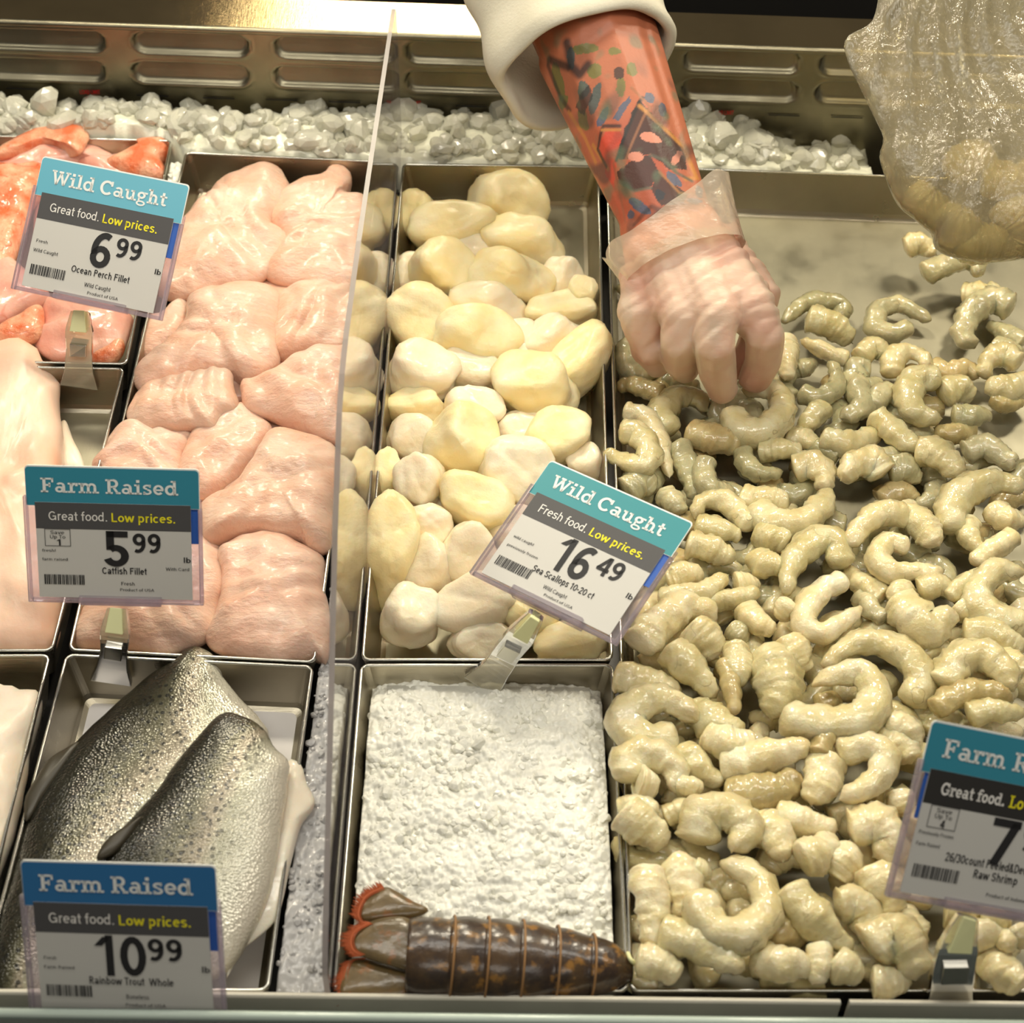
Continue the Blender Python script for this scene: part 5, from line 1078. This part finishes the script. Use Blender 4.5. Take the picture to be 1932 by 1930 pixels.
def add_me(me, name, mat, parent):
    off = Vector(parent.location)
    me.transform(Matrix.Translation(-off)); me.materials.clear(); me.materials.append(mat); me.polygons.foreach_set('use_smooth', [True] * len(me.polygons))
    o = bpy.data.objects.new(name, me); COL.objects.link(o); o.parent = parent; return o
arm = add_me(body_me, 'arm', M['skin'], person); arm['label'] = 'forearm covered in multicoloured tattoos'
# glove: thin film a little larger than the hand, webbed between the fingers, with a loose flared cuff
G = [(a, b, ra + .0012, rb + .0012) for a, b, ra, rb in HAND]
G += [(U(1290, 596, .066), U(1370, 596, .068), .013, .013), (U(1205, 585, .055), U(1228, 655, .032), .015, .012), (U(1370, 590, .066), U(1415, 590, .06), .013, .013), (U(1200, 520, .07), U(1212, 600, .05), .012, .012), (Wr + adir * .008, palm0 + adir * .01, .030, .030)]
gme = skin_shape(G, .0014, 14, 'glove')
gv = np.array([v.co[:] for v in gme.vertices]); wr_n = (gv - Wr)
gn = np.array([v.normal[:] for v in gme.vertices]); sl = (gv - Wr) @ adir; ll = (gv - Wr) @ aside
wk = np.array([mnoise.noise(Vector((s * 95 + q * 30, q * 26 - s * 18, 4.))) for s, q in zip(sl, ll)]); wk2 = np.array([mnoise.noise(Vector((s * 210 + q * 60, q * 40, 9.))) for s, q in zip(sl, ll)])
gv = gv + gn * ((.0022 * np.abs(wk) + .0009 * wk2) * np.clip(1.2 - np.maximum(0, sl - .07) / .08, .2, 1))[:, None]
gme.vertices.foreach_set('co', gv.ravel())
bmg = bmesh.new(); bmg.from_mesh(gme); bmg.verts.ensure_lookup_table()      # the film ends inside the loose cuff
bmesh.ops.delete(bmg, geom=[bmg.verts[i] for i in np.nonzero(sl < .024)[0]], context='VERTS'); bmg.to_mesh(gme); bmg.free()
m, nt, p, out = newmat('thin_vinyl_glove')
p.inputs['Base Color'].default_value = lin((236, 206, 184)); p.inputs['Roughness'].default_value = .38; p.inputs['Subsurface Weight'].default_value = .2; p.inputs['Subsurface Radius'].default_value = (.005, .003, .002); p.inputs['Subsurface Scale'].default_value = 1
cc = ramp(nt, noise_n(nt, 26, 3), [(.38, lin((236, 196, 176))), (.6, lin((246, 226, 202)))]); L(nt, cc, p.inputs['Base Color'])
bump(nt, p, noise_n(nt, 60, 4, stretch=(1, 3, 3)), .5, .0015)
tr = N(nt, 'ShaderNodeBsdfTransparent'); tr.inputs[0].default_value = lin((250, 236, 224)); ms = N(nt, 'ShaderNodeMixShader'); ms.inputs[0].default_value = .62
L(nt, tr.outputs[0], ms.inputs[1]); L(nt, p.outputs[0], ms.inputs[2]); L(nt, ms.outputs[0], out.inputs[0]); M['glove'] = m
glove = add_me(gme, 'glove', M['glove'], person); glove['label'] = 'thin wrinkled clear vinyl glove'
M['cuff'] = clear_plastic('loose_glove_film', (250, 242, 222), .5, .14, .2, (60, .8, (1, 2, 2)))
mb = MB(); V = []; nn, mm = 22, 96
for i in range(nn):
    s = i / (nn - 1)
    for j in range(mm):
        a = 2 * math.pi * j / mm; ca, sa = math.cos(a), math.sin(a)
        flare = .0405 + .006 * (1 - s) ** 1.3
        cen = Wr + adir * (.036 - .040 * (1 - s)) + adir * (1 - s) * (-.012 * ca + .010 * sa) + adir * .0022 * (1 - s) * math.sin(a * 5 + 2 * math.sin(a * 2))
        r = flare * (1 + .025 * (1 - s) * math.sin(a * 6) + .012 * math.sin(a * 14 + 3 * s))
        V.append(cen + aside * ca * r * 1.06 + anorm * sa * r * .80)
mb.add(V, grid_faces(nn, mm)); cf = mb.build('glove_cuff', M['cuff'], person, True)
# rolled sleeve
mb = MB(); V = []; nn, mm = 60, 120
sc0 = E1 + adir * .004 - aside * .012
for i in range(nn):
    s = i / (nn - 1)                          # 0 far up the arm .. outer face .. lip .. inner lining back up
    for j in range(mm):
        a = 2 * math.pi * j / mm; ca, sa = math.cos(a), math.sin(a)
        wob = 1 + .035 * math.sin(a * 3 + 1) + .02 * math.sin(a * 7 + 2)
        if s < .45: x = -.13 + .13 * s / .45; r = .0645 + .002 * math.sin(14 * x / .13 + a)
        elif s < .55: f = (s - .45) / .10; x = .005 * math.sin(f * math.pi); r = .0645 - .008 * (1 - math.cos(f * math.pi)) / 2
        else: x = -.12 * (s - .55) / .45; r = .0565 - .004 * (s - .55) / .45
        ext = .014 * max(0, -ca) * max(0, .4 - sa) + .010 * max(0, ca) * max(0, .3 - sa) - .004 * sa
        q = sc0 + adir * (x + ext * np.clip(1 + x / .05, 0, 1)) + (aside * ca * r * 1.02 + anorm * sa * r * .88) * wob
        q = q + (aside * ca + anorm * sa) * .004 * nz(q, 22, 6)
        V.append(q)
mb.add(V, grid_faces(nn, mm)); sl_ = mb.build('sleeve', M['coat'], person, True); sl_['label'] = 'rolled up white coat sleeve'

# ================================================================== PLASTIC BAG WITH SHRIMP
BO = [(1690,-140),(1655,10),(1640,45),(1598,70),(1596,105),(1632,185),(1666,255),(1660,300),(1690,375),(1738,420),(1765,440),(1768,462),(1800,482),(1850,492),(1932,488),(2000,470),(2060,400),(2090,200),(2060,-140)]
ct = UT(1850, 260, 1.13)
bn = RC.T @ np.array([0., .15, 1.]); bn /= np.linalg.norm(bn)
O = crom(BO, 150, True); Wb = []
for u, v in O:
    d = ray(u, v); Wb.append(CP + d * ((ct - CP) @ bn / (d @ bn)))
Wb = np.array(Wb); cB = CP + ray(1850, 270) * ((ct - CP) @ bn / (ray(1850, 270) @ bn))
V = []; nr = 34; nth = 150
updown = RC.T @ np.array([0, 1., 0])
for sgn in (1, -1):
    for i in range(nr):
        r = math.sin(i / (nr - 1) * math.pi / 2)
        if sgn < 0 and i == nr - 1: break
        for j in range(nth):
            q = cB + (Wb[j] - cB) * max(r, .01); h = math.sqrt(max(0, 1 - r ** 2.2))
            low = float(np.clip(.5 - (q - cB) @ updown / .16, .25, 1.1))
            dd = .040 * h * low
            # pleats radiate down from the gathered top
            ang = math.atan2((q - cB) @ side_w + .0, (q - cB) @ updown - .16); pl = math.sin(ang * 34 + 5 * nz(q, 14, 2)) * .0022 + .003 * nz(q, 18, 4) + .0008 * nz(q, 70, 6)
            V.append(q + bn * (sgn * dd + pl * min(1, h * 2.5)))
nt_ = nr * nth; F = [f[::-1] for f in grid_faces(nr, nth)]; F2 = grid_faces(nr - 1, nth, True, nt_)
F += F2
for j in range(nth): F.append(((nr - 1) * nth + j, nt_ + (nr - 2) * nth + j, nt_ + (nr - 2) * nth + (j + 1) % nth, (nr - 1) * nth + (j + 1) % nth)[::1])
mb = MB(); mb.add(V, F); bag = mb.build('plastic_bag', M['bag'], None, True); finish(bag, 'clear plastic bag being filled with shrimp, hanging over the tray', 'bag')
bs = [((1770,395),(1800,425),(1850,420),84),((1800,455),(1850,460),(1900,440),81),((1880,380),(1920,410),(1940,450),84),((1850,345),(1890,340),(1930,360),78),((1720,350),(1750,385),(1790,380),70),((1930,300),(1960,340),(1990,380),84),((1790,330),(1830,300),(1880,300),75),((1950,430),(1990,440),(2030,400),84)]
bnames = ['lowest in the bag corner', 'in the bag bottom seam', 'in the middle of the bag bottom', 'above the others in the bag', 'highest against the bag side', 'by the picture edge in the bag', 'under the bag pleats', 'hidden deep in the bag']
for i, (a, b_, c_, wd) in enumerate(bs):
    S = crom([a, b_, c_], 30); P = np.array([UT(u, v, 1.135 + .004 * (i % 3)) for u, v in S]); r0 = wd / 2 * 1.13 / FPX; T_ = np.gradient(P, axis=0); mb = MB()
    prof_ = np.array([max(.25, (1 - abs(2 * q / 29 - .9) ** 3 * .6)) * (1 + .04 * math.sin(q * 1.4)) for q in range(30)])
    tube(mb, P, r0 * prof_, 14, up=RC.T @ np.array([0, 0, 1.]))
    o = mb.build('shrimp', M['shrimp_y'], None, True); finish(o, 'cream raw shrimp inside the clear bag, ' + bnames[i], 'shrimp', 'shrimp inside the plastic bag')
# two shrimp hanging just under the bag
for px, wd, t, lab in (([(1708,470),(1735,462),(1765,480)],44,'y','cream raw shrimp touching the lower corner of the bag'), ([(1745,520),(1790,500),(1838,492),(1842,520)],44,'g','greyish curved raw shrimp on the tray floor right under the bag')):
    thing_mesh('shrimp', shrimp_mesh(px, wd, lambda y: -.008, wd + px[0][0], 0), M['shrimp_' + t], lab, 'shrimp', 'shrimp beside the bag')
